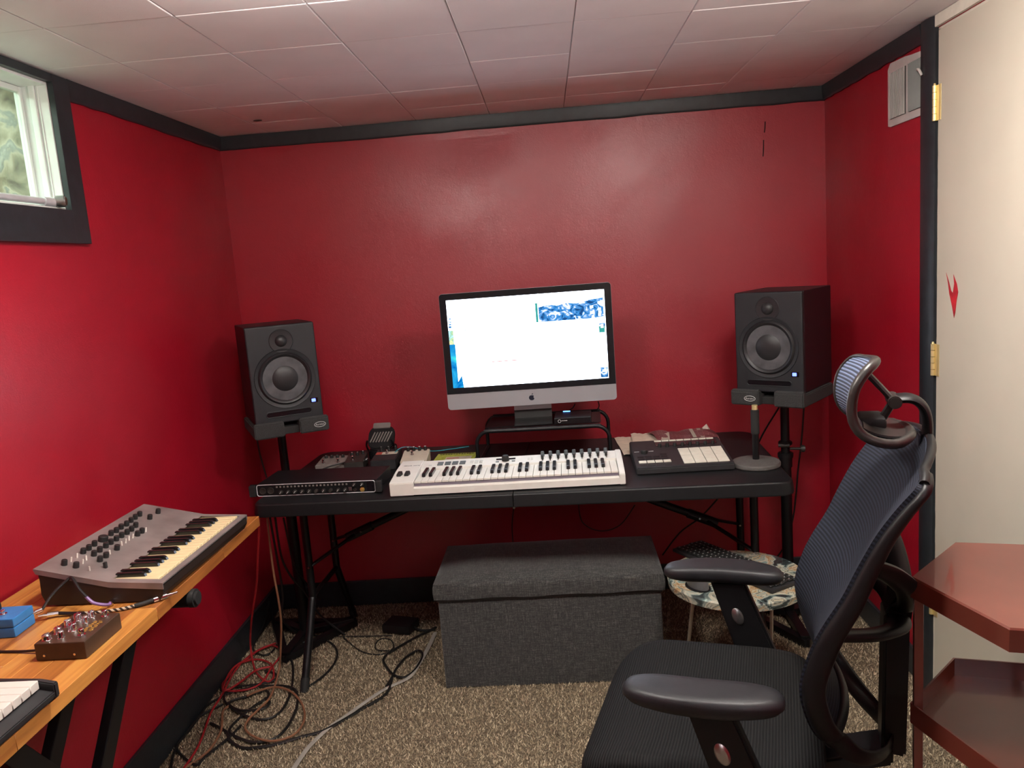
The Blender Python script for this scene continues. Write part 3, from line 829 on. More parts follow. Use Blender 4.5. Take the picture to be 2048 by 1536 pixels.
# ================================================================== STUDIO MONITORS, PADS, STANDS
SW, SH, SD = 0.25, 0.365, 0.29
def build_speaker(label, loc, rz):
    t = thing('studio_monitor', label, 'speaker', loc, rz, 'pair of studio monitors')
    f = -SD / 2
    bm = B(); b2(bm, (-SW / 2, f + 0.020, 0), (SW / 2, SD / 2, SH), 0.004); obj('cabinet', bm, 'cab', t)
    bm = B(); b2(bm, (-SW / 2 - 0.0005, f, 0.0005), (SW / 2 + 0.0005, f + 0.021, SH - 0.0005), 0.006, 3); obj('baffle', bm, 'baffle', t)
    toY = Matrix.Rotation(PI / 2, 4, 'X')      # local z of a lathe -> -y
    wz, tz = 0.165, 0.305
    bm = B(); lathe(bm, [(0.112, 0.000), (0.110, 0.003), (0.104, 0.0015), (0.098, 0.0005), (0.098, -0.001)], 48, Matrix.Translation((0, f, wz)) @ toY); obj('woofer_ring', bm, 'baffle', t)
    bm = B(); lathe(bm, [(0.098, 0.0), (0.097, 0.003), (0.091, 0.008), (0.084, 0.005), (0.081, 0.001)], 48, Matrix.Translation((0, f, wz)) @ toY); obj('woofer_surround', bm, 'surround', t)
    bm = B(); lathe(bm, [(0.0815, 0.0012), (0.060, 0.0010), (0.047, 0.0008), (0.047, 0.0004)], 48, Matrix.Translation((0, f, wz)) @ toY); obj('cone', bm, 'cone', t)
    bm = B(); lathe(bm, [(0.047, 0.0008), (0.040, 0.005), (0.025, 0.009), (0, 0.011)], 36, Matrix.Translation((0, f, wz)) @ toY); obj('dust_cap', bm, 'cap', t)
    bm = B(); lathe(bm, [(0.044, 0.000), (0.042, 0.002), (0.034, 0.0012), (0.022, 0.0008)], 36, Matrix.Translation((0, f, tz)) @ toY); obj('waveguide', bm, 'surround', t)
    bm = B(); lathe(bm, [(0.022, 0.001), (0.018, 0.007), (0.010, 0.011), (0, 0.0125)], 28, Matrix.Translation((0, f, tz)) @ toY); obj('tweeter_dome', bm, 'cap', t)
    bm = B(); prism(bm, rrect(-0.082, -0.009, 0.082, 0.009, 0.0085), 0, 0.0006, Matrix.Translation((0, f, 0.035)) @ toY); p = obj('bass_port', bm, 'lcd', t)
    bm = B(); tube(bm, [(x, f - 0.0008, 0.035 + y) for x, y in rrect(-0.083, -0.010, 0.083, 0.010, 0.0095, 4)], 0.0018, 6, closed=True); obj('port_lip', bm, 'baffle', p)
    bm = B(); prism(bm, rrect(-0.014, -0.009, 0.014, 0.009, 0.003), 0, 0.0008, Matrix.Translation((0.096, f, 0.070)) @ toY); obj('badge_plate', bm, 'lcd', t)
    bm = B(); prism(bm, rrect(-0.0075, -0.006, 0.0075, 0.006, 0.002), 0, 0.0016, Matrix.Translation((0.094, f, 0.070)) @ toY); obj('power_light', bm, 'led', t)
    return t
LSP = Vector((-1.063, 3.000, 0.972)); RSP = Vector((0.866, 2.994, 0.963)); LA, RA = math.radians(28), math.radians(-38)
build_speaker('black studio monitor near the left wall, at the window side of the computer', LSP, LA)
build_speaker('black studio monitor at the right-hand corner, behind the chair headrest', RSP, RA)
def build_pad(label, loc, rz, logo_side):
    t = thing('isolation_pad', label, 'foam pad', loc, rz, 'foam pads under the monitors')
    for s in (-1, 1):
        bm = B(); pr = [(-SD / 2 - 0.030, -0.046), (SD / 2 - 0.02, -0.046), (SD / 2 - 0.02, -0.0005), (-SD / 2 - 0.003, -0.0005), (-SD / 2 - 0.004, 0.010), (-SD / 2 - 0.022, 0.012), (-SD / 2 - 0.030, 0.004)]
        prism(bm, pr, -0.054, 0.054, Matrix.Translation((s * 0.082, 0, 0)) @ Matrix(((0, 0, 1, 0), (1, 0, 0, 0), (0, 1, 0, 0), (0, 0, 0, 1))), 0.004)
        blk = obj('foam_block', bm, 'foam', t)
        if s == logo_side:
            bm = B(); tube(bm, [(s * 0.082 + 0.020 + 0.021 * math.cos(a), -SD / 2 - 0.0308, -0.020 + 0.0095 * math.sin(a)) for a in [2 * PI * k / 24 for k in range(24)]], 0.0011, 5, closed=True)
            obj('oval_badge', bm, 'print', blk)
            text_mesh('Auralex', 0.0105, 'print', blk, (s * 0.082 + 0.020, -SD / 2 - 0.0309, -0.020), (PI / 2, 0, 0))
    bm = B(); b2(bm, (-0.03, -SD / 2 + 0.0, -0.044), (0.03, SD / 2 - 0.04, -0.016), 0.003); obj('foam_bridge', bm, 'rubber', t)
build_pad('charcoal foam pad under the monitor by the left wall', LSP, LA, 1)
build_pad('charcoal foam pad under the monitor in the right-hand corner', RSP, RA, -1)
def build_stand(label, px, py, top, plate_c, rz, base_r, rot, clamp):
    t = thing('speaker_stand', label, 'stand', (px, py, 0), 0, 'pair of speaker stands')
    dx, dy = plate_c[0] - px, plate_c[1] - py
    bm = B(); box(bm, (dx * 0.5, dy * 0.5, top - 0.004), (0.20, 0.22, 0.007), 0.002, Matrix.Rotation(rz, 3, 'Z')); obj('top_plate', bm, 'bmetal', t)
    bm = B(); cyl(bm, (0, 0, 0.62), (0, 0, top - 0.007), 0.0165, seg=20); obj('inner_pole', bm, 'bmetal', t)
    bm = B(); cyl(bm, (0, 0, 0.03), (0, 0, 0.66), 0.021, seg=20); cyl(bm, (0, 0, 0.63), (0, 0, 0.68), 0.025, seg=20, bev=0.003); obj('outer_pole', bm, 'bmetal', t)
    V = [Vector((base_r * math.cos(rot + k * 2 * PI / 3), base_r * math.sin(rot + k * 2 * PI / 3), 0)) for k in range(3)]
    for k in range(3):
        a, b = V[k], V[(k + 1) % 3]
        d = b - a
        bm = B(); box(bm, ((a.x + b.x) / 2, (a.y + b.y) / 2, 0.017), (d.length + 0.018, 0.034, 0.032), 0.004, Matrix.Rotation(math.atan2(d.y, d.x), 3, 'Z')); obj('base_bar', bm, 'bmetal', t)
        a = V[k]
        bm = B(); box(bm, (a.x / 2, a.y / 2, 0.030), (a.length, 0.036, 0.026), 0.003, Matrix.Rotation(math.atan2(a.y, a.x), 3, 'Z')); obj('spoke', bm, 'bmetal', t)
    if clamp:
        bm = B(); cyl(bm, (0, 0, 0.668), (0, 0, 0.690), 0.029, seg=20, bev=0.003); obj('collar', bm, 'bmetal', t)
        bm = B(); cyl(bm, (0, 0, 0.720), (0, 0, 0.735), 0.026, seg=20, bev=0.003); obj('collar', bm, 'bmetal', t)
        bm = B(); cyl(bm, (0.012, -0.018, 0.708), (0.062, -0.030, 0.708), 0.0055, seg=12); cyl(bm, (0.050, -0.028, 0.708), (0.066, -0.031, 0.708), 0.014, seg=14, bev=0.003); obj('clamp_knob', bm, 'darkpedal', t)
        bm = B(); cyl(bm, (-0.030, -0.012, 0.722), (0.010, -0.022, 0.722), 0.008, seg=10); obj('clamp_pin', bm, 'darkpedal', t)
build_stand('black stand holding the monitor by the left wall', -1.118, 3.10, LSP.z - 0.047, LSP, LA, 0.205, math.radians(-95), False)
build_stand('black stand with clamp collar holding the right-hand monitor', 0.880, 3.055, RSP.z - 0.047, RSP, RA, 0.235, math.radians(-92), True)

# ================================================================== MONITOR RISER, COMPUTER, HUB
RZ = 0.880
rs = thing('monitor_riser', 'black wire-mesh monitor riser with tubular legs under the computer', 'riser', D(0.745, 0.385), DA)
RW, RD, RHt = 0.505, 0.30, RZ - 0.74
for y in (0.006, RD):
    bm = B()
    r = 0.05
    pts = [(0.000, y, 0.0008)] + [(0.0, y, RHt - r - 0.008)] + [(r - r * math.cos(a), y, RHt - r - 0.008 + r * math.sin(a)) for a in [PI / 2 * i / 6 for i in range(1, 7)]] + [(RW - r + r * math.sin(a), y, RHt - r - 0.008 + r * math.cos(a)) for a in [PI / 2 * i / 6 for i in range(0, 7)]] + [(RW, y, 0.0008)]
    tube(bm, pts, 0.0075, 10); obj('tube_frame', bm, 'bmetal', rs)
for x in (0.0, RW):
    bm = B(); tube(bm, [(x, 0.006, 0.0066), (x, RD, 0.0066)], 0.0065, 8); obj('foot_bar', bm, 'bmetal', rs)
bm = B()      # the mesh deck: real wires, 5 mm apart along, 8 mm across
nx, ny = 60, 24
for i in range(nx + 1):
    x = 0.035 + (RW - 0.07) * i / nx
    b2(bm, (x - 0.0007, 0.006, RHt - 0.008), (x + 0.0007, RD, RHt - 0.0066))
for j in range(ny + 1):
    y = 0.006 + (RD - 0.006) * j / ny
    b2(bm, (0.035, y - 0.0007, RHt - 0.0068), (RW - 0.035, y + 0.0007, RHt - 0.0054))
o = obj('mesh_deck', bm, 'bmetal', rs, smooth=False); o['kind'] = 'stuff'
bm = B(); b2(bm, (0.03, 0.0, RHt - 0.0085), (RW - 0.03, 0.012, RHt - 0.0005), 0.003); b2(bm, (0.03, RD - 0.008, RHt - 0.0085), (RW - 0.03, RD + 0.004, RHt - 0.0005), 0.003); b2(bm, (0.03, 0.05, RHt - 0.0052), (RW - 0.03, RD - 0.05, RHt - 0.0025)); obj('deck_plate', bm, 'bmetal', rs)

im = thing('desktop_computer', 'all-in-one silver desktop computer with bright white screen on the riser', 'computer', (-0.0905, 3.0, RZ), 0.0)
zb = 0.073      # underside of the chin above the riser
IWd, IHt = 0.325, 0.447
bm = B(); pr = rrect(-IWd, zb, IWd, zb + IHt, 0.013)
toY = Matrix.Rotation(PI / 2, 4, 'X')
prism(bm, pr, -0.008, 0.0, toY); obj('housing', bm, 'alu', im)
bm = B(); t = bmesh.new()      # domed back
R1 = [t.verts.new((x, 0.008, y)) for x, y in pr]; R2 = [t.verts.new((x * 0.75, 0.035, zb + IHt / 2 + (y - zb - IHt / 2) * 0.75)) for x, y in pr]; R3 = [t.verts.new((x * 0.35, 0.05, zb + IHt / 2 + (y - zb - IHt / 2) * 0.4)) for x, y in pr]
n = len(pr)
for A, Bq in ((R1, R2), (R2, R3)):
    for k in range(n):
        t.faces.new((A[k], A[(k + 1) % n], Bq[(k + 1) % n], Bq[k]))
t.faces.new(R3); bmesh.ops.recalc_face_normals(t, faces=t.faces); merge(bm, t); obj('back_shell', bm, 'alu', im)
ch = 0.0615
bm = B(); pz = [p for p in rrect(-IWd + 0.0008, zb + ch, IWd - 0.0008, zb + IHt - 0.0008, 0.012)]
pz = [(x, max(y, zb + ch)) for x, y in pz]
pz = [(-IWd + 0.0008, zb + ch), (IWd - 0.0008, zb + ch)] + [p for p in pz if p[1] > zb + ch + 0.02]
prism(bm, pz, 0.0, 0.0015, toY); obj('glass_bezel', bm, 'bezel', im)
SX0, SX1, SZ0, SZ1 = -0.2985, 0.2985, zb + ch + 0.024, zb + IHt - 0.025
def sp(fx, fy):
    return SX0 + (SX1 - SX0) * fx, SZ1 + (SZ0 - SZ1) * fy
scr = B(); b2(scr, (SX0, -0.0018, SZ0), (SX1, -0.0014, SZ1)); scr = obj('screen', scr, 's_white', im, smooth=False)
def patch(name, fx0, fy0, fx1, fy1, mat, lift=0.0001):
    x0, z1 = sp(fx0, fy0); x1, z0 = sp(fx1, fy1)
    bm = B(); b2(bm, (x0, -0.0018 - lift, z0), (x1, -0.0018, z1)); return obj(name, bm, mat, scr, smooth=False)
def poly(name, pts, mat, lift=0.0002):
    bm = B(); v = [bm.verts.new((sp(*p)[0], -0.0018 - lift, sp(*p)[1])) for p in pts]; bm.faces.new(v); return obj(name, bm, mat, scr, smooth=False)
patch('wallpaper_strip', 0.0, 0.50, 0.036, 1.0, 's_blue'); patch('wallpaper_strip', 0.0, 0.34, 0.030, 0.50, 's_green')
for k in range(4):
    patch('dock_icon', 0.004, 0.20 + k * 0.03, 0.022, 0.222 + k * 0.03, 's_mount', 0.0002)
poly('wallpaper_notch', [(0.034, 1.0), (0.036, 0.93), (0.062, 0.86), (0.070, 1.0)], 's_blue')
poly('mountain_picture', [(0.582, 0.150), (0.65, 0.125), (0.70, 0.145), (0.76, 0.12), (0.82, 0.135), (0.90, 0.105), (0.99, 0.09), (0.99, 0.30), (0.92, 0.315), (0.582, 0.315)], 's_mount')
patch('window_edge', 0.562, 0.10, 0.577, 0.315, 's_teal', 0.0002)
for fx, fy, w in ((0.905, 0.17, 0.022), (0.955, 0.13, 0.022), (0.905, 0.235, 0.02), (0.955, 0.20, 0.02), (0.955, 0.265, 0.018), (0.915, 0.28, 0.012), (0.957, 0.235, 0.02)):
    patch('desktop_icon', fx, fy, fx + w, fy + 0.03, 's_icon', 0.0004)
patch('desktop_thumbnail', 0.945, 0.375, 0.995, 0.41, 's_mount', 0.0002); patch('desktop_thumbnail', 0.955, 0.41, 0.992, 0.48, 's_teal', 0.0002); patch('desktop_icon', 0.966, 0.385, 0.985, 0.43, 's_icon', 0.0004)
patch('desktop_thumbnail', 0.950, 0.875, 0.997, 0.99, 's_mount', 0.0002); patch('desktop_icon', 0.962, 0.90, 0.984, 0.93, 's_icon', 0.0004); patch('desktop_icon', 0.962, 0.945, 0.984, 0.955, 's_icon', 0.0004)
patch('red_rule', 0.262, 0.722, 0.365, 0.731, 's_red', 0.0002); patch('red_rule', 0.380, 0.722, 0.436, 0.731, 's_red', 0.0002)
patch('text_mark', 0.100, 0.345, 0.112, 0.353, 's_grey', 0.0002)
# fruit-shaped inlay on the chin: two lobes, a bite on the right, a leaf
bm = B()
L = []
for k in range(48):
    a = 2 * PI * k / 48 + PI / 2
    x, y = math.cos(a), math.sin(a)
    r = 0.0105 * (1 - 0.10 * max(0, y) ** 3 * (abs(x) < 0.45) - 0.06 * (1 if y < -0.9 else 0))
    X, Y = x * r * (1.04 - 0.10 * max(0, -y)), y * r * 1.02
    bx, by, br = 0.0125, 0.0022, 0.0058
    d = math.hypot(X - bx, Y - by)
    if d < br:
        X, Y = bx + (X - bx) / d * br, by + (Y - by) / d * br
        X = min(X, 0.0102)
    L.append((X, Y))
prism(bm, L, 0, 0.0003, Matrix.Translation((0, 0, zb + 0.028)) @ toY)
prism(bm, [(0.0005, 0.0115), (0.001, 0.0145), (0.003, 0.0168), (0.0055, 0.0175), (0.0052, 0.0150), (0.0035, 0.0125)], 0, 0.0003, Matrix.Translation((0, 0, zb + 0.028)) @ toY)
obj('inlay_mark', bm, 'logo', im)
PX = Matrix(((0, 0, 1, 0), (1, 0, 0, 0), (0, 1, 0, 0), (0, 0, 0, 1)))
bm = B(); prism(bm, [(0.046, zb + 0.17), (0.048, 0.047), (0.058, 0.047), (0.058, zb + 0.17)], -0.073, 0.073, PX); obj('stand_neck', bm, 'alu', im)
bm = B(); prism(bm, [(0.0485, 0.047), (0.042, 0.016), (0.030, 0.0075), (-0.030, 0.005), (-0.030, 0.0), (0.085, 0.0), (0.085, 0.006), (0.062, 0.02), (0.0575, 0.047)], -0.073, 0.073, PX); obj('stand_foot', bm, 'rubber', im)

hb = thing('usb_hub', 'small flat black box with a blue light on the riser beside the computer foot', 'hub', D(1.045, 0.405, RZ), DA)
bm = B(); b2(bm, (0, 0, 0), (0.140, 0.125, 0.026), 0.003); obj('case', bm, 'bplastic', hb)
bm = B(); b2(bm, (0.004, -0.0006, 0.003), (0.136, 0.0, 0.023)); fp = obj('front_panel', bm, 'lcd', hb)
bm = B(); tube(bm, [(0.020 + 0.0055 * math.cos(a), -0.0008, 0.014 + 0.0055 * math.sin(a)) for a in [2 * PI * k / 16 for k in range(16)]], 0.0009, 5, closed=True); obj('ring_mark', bm, 'print', fp)
bm = B()
for k in range(5):
    b2(bm, (0.028 + k * 0.0045, -0.0009, 0.014), (0.031 + k * 0.0045, -0.0006, 0.017))
obj('print_mark', bm, 'print', fp)
bm = B(); b2(bm, (0.030, 0.118, 0.026), (0.058, 0.124, 0.0285), 0.001); obj('status_light', bm, 'hubled', hb)
def cable(name, pts, r, mat, label, sm=6, seg=7, flat=None):
    bm = B(); tube(bm, pts, r, seg, sm=sm, flat=flat); return tag(obj(name, bm, mat), label, 'cable')

# ================================================================== WHITE MIDI KEYBOARD
KP = D(0.493, 0.019)
kb = thing('midi_keyboard', 'white forty-nine key controller keyboard on the black folding table', 'keyboard', (KP.x, KP.y, 0.7405), -0.0235)
KL, KD = 0.798, 0.232
bm = B(); side = [(0, 0.004), (KD, 0.004), (KD, 0.062), (0.155, 0.054), (0.150, 0.034), (0.010, 0.030), (0.003, 0.028), (0.0, 0.024)]
prism(bm, side, 0.002, KL - 0.002, Matrix(((0, 0, 1, 0), (1, 0, 0, 0), (0, 1, 0, 0), (0, 0, 0, 1)))); obj('body', bm, 'white', kb)
cheek = [(-0.001, 0.002), (KD, 0.002), (KD, 0.066), (0.120, 0.062), (0.004, 0.050), (-0.001, 0.046)]
bm = B(); prism(bm, cheek, 0.0, 0.082, Matrix(((0, 0, 1, 0), (1, 0, 0, 0), (0, 1, 0, 0), (0, 0, 0, 1))), 0.002); lc = obj('end_cheek', bm, 'white', kb)
bm = B(); prism(bm, [(-0.001, 0.002), (KD, 0.002), (KD, 0.066), (0.120, 0.060), (0.010, 0.042), (-0.001, 0.038)], KL - 0.020, KL, Matrix(((0, 0, 1, 0), (1, 0, 0, 0), (0, 1, 0, 0), (0, 0, 0, 1))), 0.002); obj('end_cheek', bm, 'white', kb)
for x in (0.022, 0.049):
    bm = B(); prism(bm, [(-0.008, -0.018), (0.006, -0.018), (0.011, 0.0), (0.006, 0.018), (-0.008, 0.018)], 0, 0.008, Matrix.Translation((x, 0.075, 0.0565)) @ Matrix.Rotation(0.10, 4, 'X'), 0.001); obj('pitch_strip', bm, 'knob', lc)
KX0, KX1 = 0.0835, KL - 0.0215
pw = (KX1 - KX0) / 29
wk = B(); b2(wk, (0.0007, 0.010, 0.0405), (pw - 0.0007, 0.152, 0.0475), 0.0010); wk = obj('white_key', wk, 'wkey', kb); wk.location = (KX0, 0, 0)
for k in range(1, 29):
    inst(wk, kb, (KX0 + k * pw, 0, 0))
bk = B(); prism(bk, [(0.062, 0.045), (0.150, 0.045), (0.150, 0.059), (0.072, 0.059), (0.064, 0.054)], -0.0058, 0.0058, Matrix(((0, 0, 1, 0), (1, 0, 0, 0), (0, 1, 0, 0), (0, 0, 0, 1))), 0.0012); bk = obj('black_key', bk, 'bkey', kb)
kf = B(); b2(kf, (KX0, 0.0125, 0.026), (KX1, 0.150, 0.0400)); obj('key_strip', kf, 'keystrip', kb, smooth=False)  # solid mauve strip below the white keys
first = True
for k in range(28):
    if k % 7 in (0, 1, 3, 4, 5):
        x = KX0 + (k + 1) * pw
        if first:
            bk.location = (x, 0, 0); first = False
        else:
            inst(bk, kb, (x, 0, 0))
ZT = lambda y: 0.054 + (y - 0.155) / (KD - 0.155) * 0.008
def onpanel(name, x, y, sx, sy, h, mat, bev=0.0008):
    bm = B(); box(bm, (x, y, ZT(y) + h / 2 - 0.0004), (sx, sy, h), bev, Matrix.Rotation(0.103, 3, 'X')); return obj(name, bm, mat, kb)
for r in range(2):
    for c in range(4):
        onpanel('drum_pad', 0.148 + c * 0.027, 0.182 + r * 0.018, 0.021, 0.011, 0.004, 'gbutton')
for c in range(3):
    for r in range(2):
        onpanel('button', 0.262 + c * 0.017, 0.182 + r * 0.018, 0.012, 0.011, 0.003, 'lbutton')
onpanel('button', 0.112, 0.180, 0.012, 0.010, 0.003, 'lbutton')
onpanel('display', 0.385, 0.205, 0.070, 0.014, 0.002, 'lcd')
bm = B(); lathe(bm, [(0, 0.020), (0.010, 0.020), (0.0125, 0.017), (0.0135, 0.0), (0, 0)], 24, Matrix.Translation((0.385, 0.190, ZT(0.190)))); obj('main_encoder', bm, 'knob', kb)
for s in (-1, 1):
    onpanel('button', 0.385 + s * 0.029, 0.180, 0.012, 0.006, 0.003, 'gbutton')
for c in range(2):
    for r in range(2):
        onpanel('button', 0.468 + c * 0.012, 0.186 + r * 0.014, 0.008, 0.008, 0.002, 'lbutton')
kn = B(); lathe(kn, [(0, 0.018), (0.0055, 0.018), (0.0065, 0.016), (0.007, 0.0), (0, 0)], 18); kn = obj('knob', kn, 'gbutton', kb); kn.location = (0.518, 0.214, ZT(0.214))
fd = B(); box(fd, (0, 0, 0.008), (0.009, 0.014, 0.014), 0.002); box(fd, (0, -0.002, 0.001), (0.003, 0.040, 0.001)); fd = obj('fader', fd, 'knob', kb); fd.location = (0.518, 0.186, ZT(0.186))
for c in range(1, 9):
    inst(kn, kb, (0.518 + c * 0.0283, 0.214, ZT(0.214))); inst(fd, kb, (0.518 + c * 0.0283, 0.184 + random.uniform(-0.002, 0.003), ZT(0.186)))
text_mesh('KEYLAB', 0.0085, 'gbutton', kb, (0.034, 0.165, 0.0648), (0.03, 0, 0)); text_mesh('essential', 0.0075, 'gbutton', kb, (0.066, 0.166, 0.0648), (0.03, 0, 0))

# ================================================================== RACK AUDIO INTERFACE
it = thing('audio_interface', 'black rack-mount audio interface with a silver-edged front at the table corner', 'audio interface', D(-0.036, 0.092), DA - 0.012)
bm = B(); b2(bm, (0.022, 0.006, 0.003), (0.462, 0.200, 0.044), 0.002); obj('chassis', bm, 'bplastic', it)
bm = B(); b2(bm, (0.0, 0.002, 0.002), (0.484, 0.007, 0.046), 0.001); obj('front_plate', bm, 'bplastic', it)
for x0 in (0.0, 0.462):
    bm = B(); b2(bm, (x0, -0.012, 0.004), (x0 + 0.022, 0.004, 0.044), 0.003); obj('rack_ear', bm, 'rubber', it)
bm = B(); tube(bm, [(x, 0.0005, y) for x, y in rrect(0.025, 0.003, 0.459, 0.044, 0.008, 4)], 0.0016, 6, closed=True); obj('silver_trim', bm, 'silver', it)
jk = B(); lathe(jk, [(0.0125, 0), (0.0125, 0.003), (0.0105, 0.0035), (0.0095, 0.001), (0.004, 0.0008), (0, 0.0008)], 24, toY); jk = obj('combo_jack', jk, 'darkpedal', it); jk.location = (0.046, 0.0015, 0.022)
inst(jk, it, (0.076, 0.0015, 0.022))
kn2 = B(); lathe(kn2, [(0.0068, 0), (0.006, 0.012), (0.005, 0.013), (0, 0.013)], 16, toY); box(kn2, (0.002, -0.0134, 0.002), (0.0012, 0.0008, 0.008), 0, Matrix.Rotation(0.6, 3, 'Y')); kn2 = obj('gain_knob', kn2, 'darkpedal', it); kn2.location = (0.115, 0.0015, 0.016)
mk = B(); box(mk, (0.0015, -0.0137, 0.001), (0.0014, 0.0006, 0.010), 0, Matrix.Rotation(0.7, 3, 'Y')); mk = obj('pointer', mk, 'print', it); mk.location = (0.115, 0.0015, 0.016)
xsn = [0.141, 0.167, 0.193, 0.219, 0.272, 0.325, 0.351, 0.245, 0.298]
for x in xsn:
    inst(kn2, it, (x, 0.0015, 0.016))
for x in xsn[:4] + xsn[4:7]:
    inst(mk, it, (x, 0.0015, 0.016))
sm_ = B(); b2(sm_, (-0.003, -0.003, -0.002), (0.003, 0, 0.004), 0.0008); sm_ = obj('switch', sm_, 'greypedal', it); sm_.location = (0.100, 0.0015, 0.034)
for k in range(1, 20):
    inst(sm_, it, (0.100 + k * 0.0135, 0.0015, 0.034))
inst(kn2, it, (0.385, 0.0015, 0.033), scale=(0.9, 1, 0.9)); inst(mk, it, (0.385, 0.0015, 0.033)); inst(kn2, it, (0.413, 0.0015, 0.033), scale=(0.9, 1, 0.9)); inst(mk, it, (0.413, 0.0015, 0.033))
bm = B(); b2(bm, (0.362, -0.0005, 0.010), (0.374, 0.002, 0.024), 0.001); obj('usb_port', bm, 'steel', it)
bm = B(); lathe(bm, [(0.006, 0), (0.006, 0.003), (0.003, 0.003), (0.003, 0.001), (0, 0.001)], 16, toY @ Matrix.Identity(4)); o = obj('headphone_jack', bm, 'darkpedal', it); o.location = (0.385, 0.0015, 0.014)
bm = B(); lathe(bm, [(0.008, 0), (0.008, 0.004), (0.004, 0.005), (0, 0.005)], 16, toY); o = obj('headphone_plug', bm, 'gold', it); o.location = (0.412, 0.0015, 0.014)
bm = B(); b2(bm, (0.430, -0.0004, 0.008), (0.454, 0.002, 0.040), 0.001); obj('level_display', bm, 'lcd', it)

# ================================================================== PEDALS ON THE TABLE
def pedal(name, label, loc, rz, s, mat, knobs=(), switches=(), slope=0.0, kmat='knob', cap=None):
    t = thing(name, label, 'pedal', loc, rz, 'effect pedals')
    bm = B(); X, Y, Z = s
    prism(bm, [(0, 0.001), (Y, 0.001), (Y, Z), (0, Z - slope)], 0, X, Matrix(((0, 0, 1, 0), (1, 0, 0, 0), (0, 1, 0, 0), (0, 0, 0, 1))), 0.0025); obj('enclosure', bm, mat, t)
    zt = lambda y: Z - slope + slope * y / Y
    for kx, ky, r, h in knobs:
        bm = B(); lathe(bm, [(0, h), (r * 0.8, h), (r * 0.9, h * 0.93), (r, 0), (0, 0)], 18, Matrix.Translation((kx, ky, zt(ky)))); k = obj('knob', bm, kmat, t)
        if cap:
            bm = B(); lathe(bm, [(0, 0.0012), (r * 0.6, 0.0012), (r * 0.7, 0), (0, 0)], 14, Matrix.Translation((kx, ky, zt(ky) + h))); obj('knob_cap', bm, cap, k)
        else:
            bm = B(); box(bm, (kx, ky - r * 0.5, zt(ky) + h), (r * 0.22, r * 0.9, 0.001)); obj('pointer', bm, 'print', k)
    for sx, sy in switches:
        bm = B(); lathe(bm, [(0, 0.017), (0.0042, 0.017), (0.005, 0.015), (0.005, 0.009), (0.0035, 0.008), (0.0035, 0.004), (0.007, 0.004), (0.007, 0.0), (0, 0)], 16, Matrix.Translation((sx, sy, zt(sy)))); obj('foot_switch', bm, 'chrome', t)
    return t, zt
pedal('effect_pedal', 'wide warm-grey effect pedal behind the rack interface', D(0.092, 0.405), DA, (0.116, 0.100, 0.040), 'greypedal',
      [(0.022, 0.078, 0.007, 0.011), (0.045, 0.078, 0.007, 0.011), (0.068, 0.078, 0.007, 0.011), (0.091, 0.078, 0.007, 0.011)], [(0.028, 0.022), (0.088, 0.022)], 0.012)
t, zt = pedal('effect_pedal', 'small dark effect pedal beside the wide grey pedal', D(0.216, 0.388), DA + 0.12, (0.074, 0.120, 0.048), 'darkpedal',
      [(0.018, 0.085, 0.007, 0.013), (0.040, 0.085, 0.007, 0.013), (0.060, 0.098, 0.006, 0.012)], [(0.030, 0.030)], 0.012, cap='chrome')
for y in (0.070, 0.088):
    bm = B(); cyl(bm, (0.0735, y, 0.026), (0.079, y, 0.026), 0.004, seg=12); obj('jack', bm, 'chrome', t)
t, zt = pedal('effect_pedal', 'dark effect pedal with red and white printed top by the keyboard corner', D(0.322, 0.385), DA + 0.05, (0.098, 0.150, 0.050), 'charcoal',
      [(0.020, 0.125, 0.006, 0.018), (0.050, 0.125, 0.006, 0.018), (0.078, 0.125, 0.006, 0.018)], [(0.050, 0.085)], 0.010)
for x0, x1, m in ((0.006, 0.030, 'redprint'), (0.030, 0.092, 'cream')):
    bm = B(); box(bm, ((x0 + x1) / 2, 0.092, zt(0.092) + 0.0005), (x1 - x0, 0.030, 0.0010), 0, Matrix.Rotation(0.066, 3, 'X')); obj('printed_band', bm, m, t)
t, zt = pedal('effect_pedal', 'cream white effect pedal behind the white keyboard', D(0.437, 0.395), DA + 0.06, (0.104, 0.112, 0.048), 'cream',
      [(0.018, 0.100, 0.0065, 0.016), (0.041, 0.100, 0.0065, 0.016), (0.064, 0.100, 0.0065, 0.016), (0.087, 0.100, 0.0065, 0.016)], [(0.040, 0.060)], 0.020, cap='print')
# rounded treadle pedal
t = thing('treadle_pedal', 'black rounded treadle pedal with slanted ribs tilted up behind the small pedals', 'pedal', D(0.305, 0.64), DA)
bm = B(); prism(bm, rrect(-0.050, -0.07, 0.050, 0.07, 0.03), 0.0005, 0.036, None, 0.004); obj('base', bm, 'bplastic', t)
rt = Matrix.Translation((0, 0.0, 0.078)) @ Matrix.Rotation(math.radians(50), 4, 'X')
bm = B(); prism(bm, rrect(-0.056, -0.058, 0.056, 0.050, 0.035), -0.008, 0.008, rt, 0.004); td = obj('treadle', bm, 'bplastic', t)
for k in range(7):
    bm = B(); box(bm, (0, 0, 0), (0.005, 0.050, 0.004), 0.001, Matrix.Rotation(-0.35, 3, 'Z')); bmesh.ops.transform(bm, matrix=rt @ Matrix.Translation((-0.036 + k * 0.012, -0.004, 0.009)), verts=bm.verts); obj('rib', bm, 'greypedal', td)
bm = B(); prism(bm, rrect(-0.038, 0.036, 0.036, 0.062, 0.006), 0.006, 0.014, rt, 0.002); obj('toe_plate', bm, 'greypedal', td)
for q in (-1, 1):
    bm = B(); tube(bm, [(q * 0.052, -0.02, 0.02), (q * 0.058, -0.035, 0.05), (q * 0.050, -0.045, 0.075)], 0.004, 8, sm=4); obj('hinge_arm', bm, 'bmetal', t)

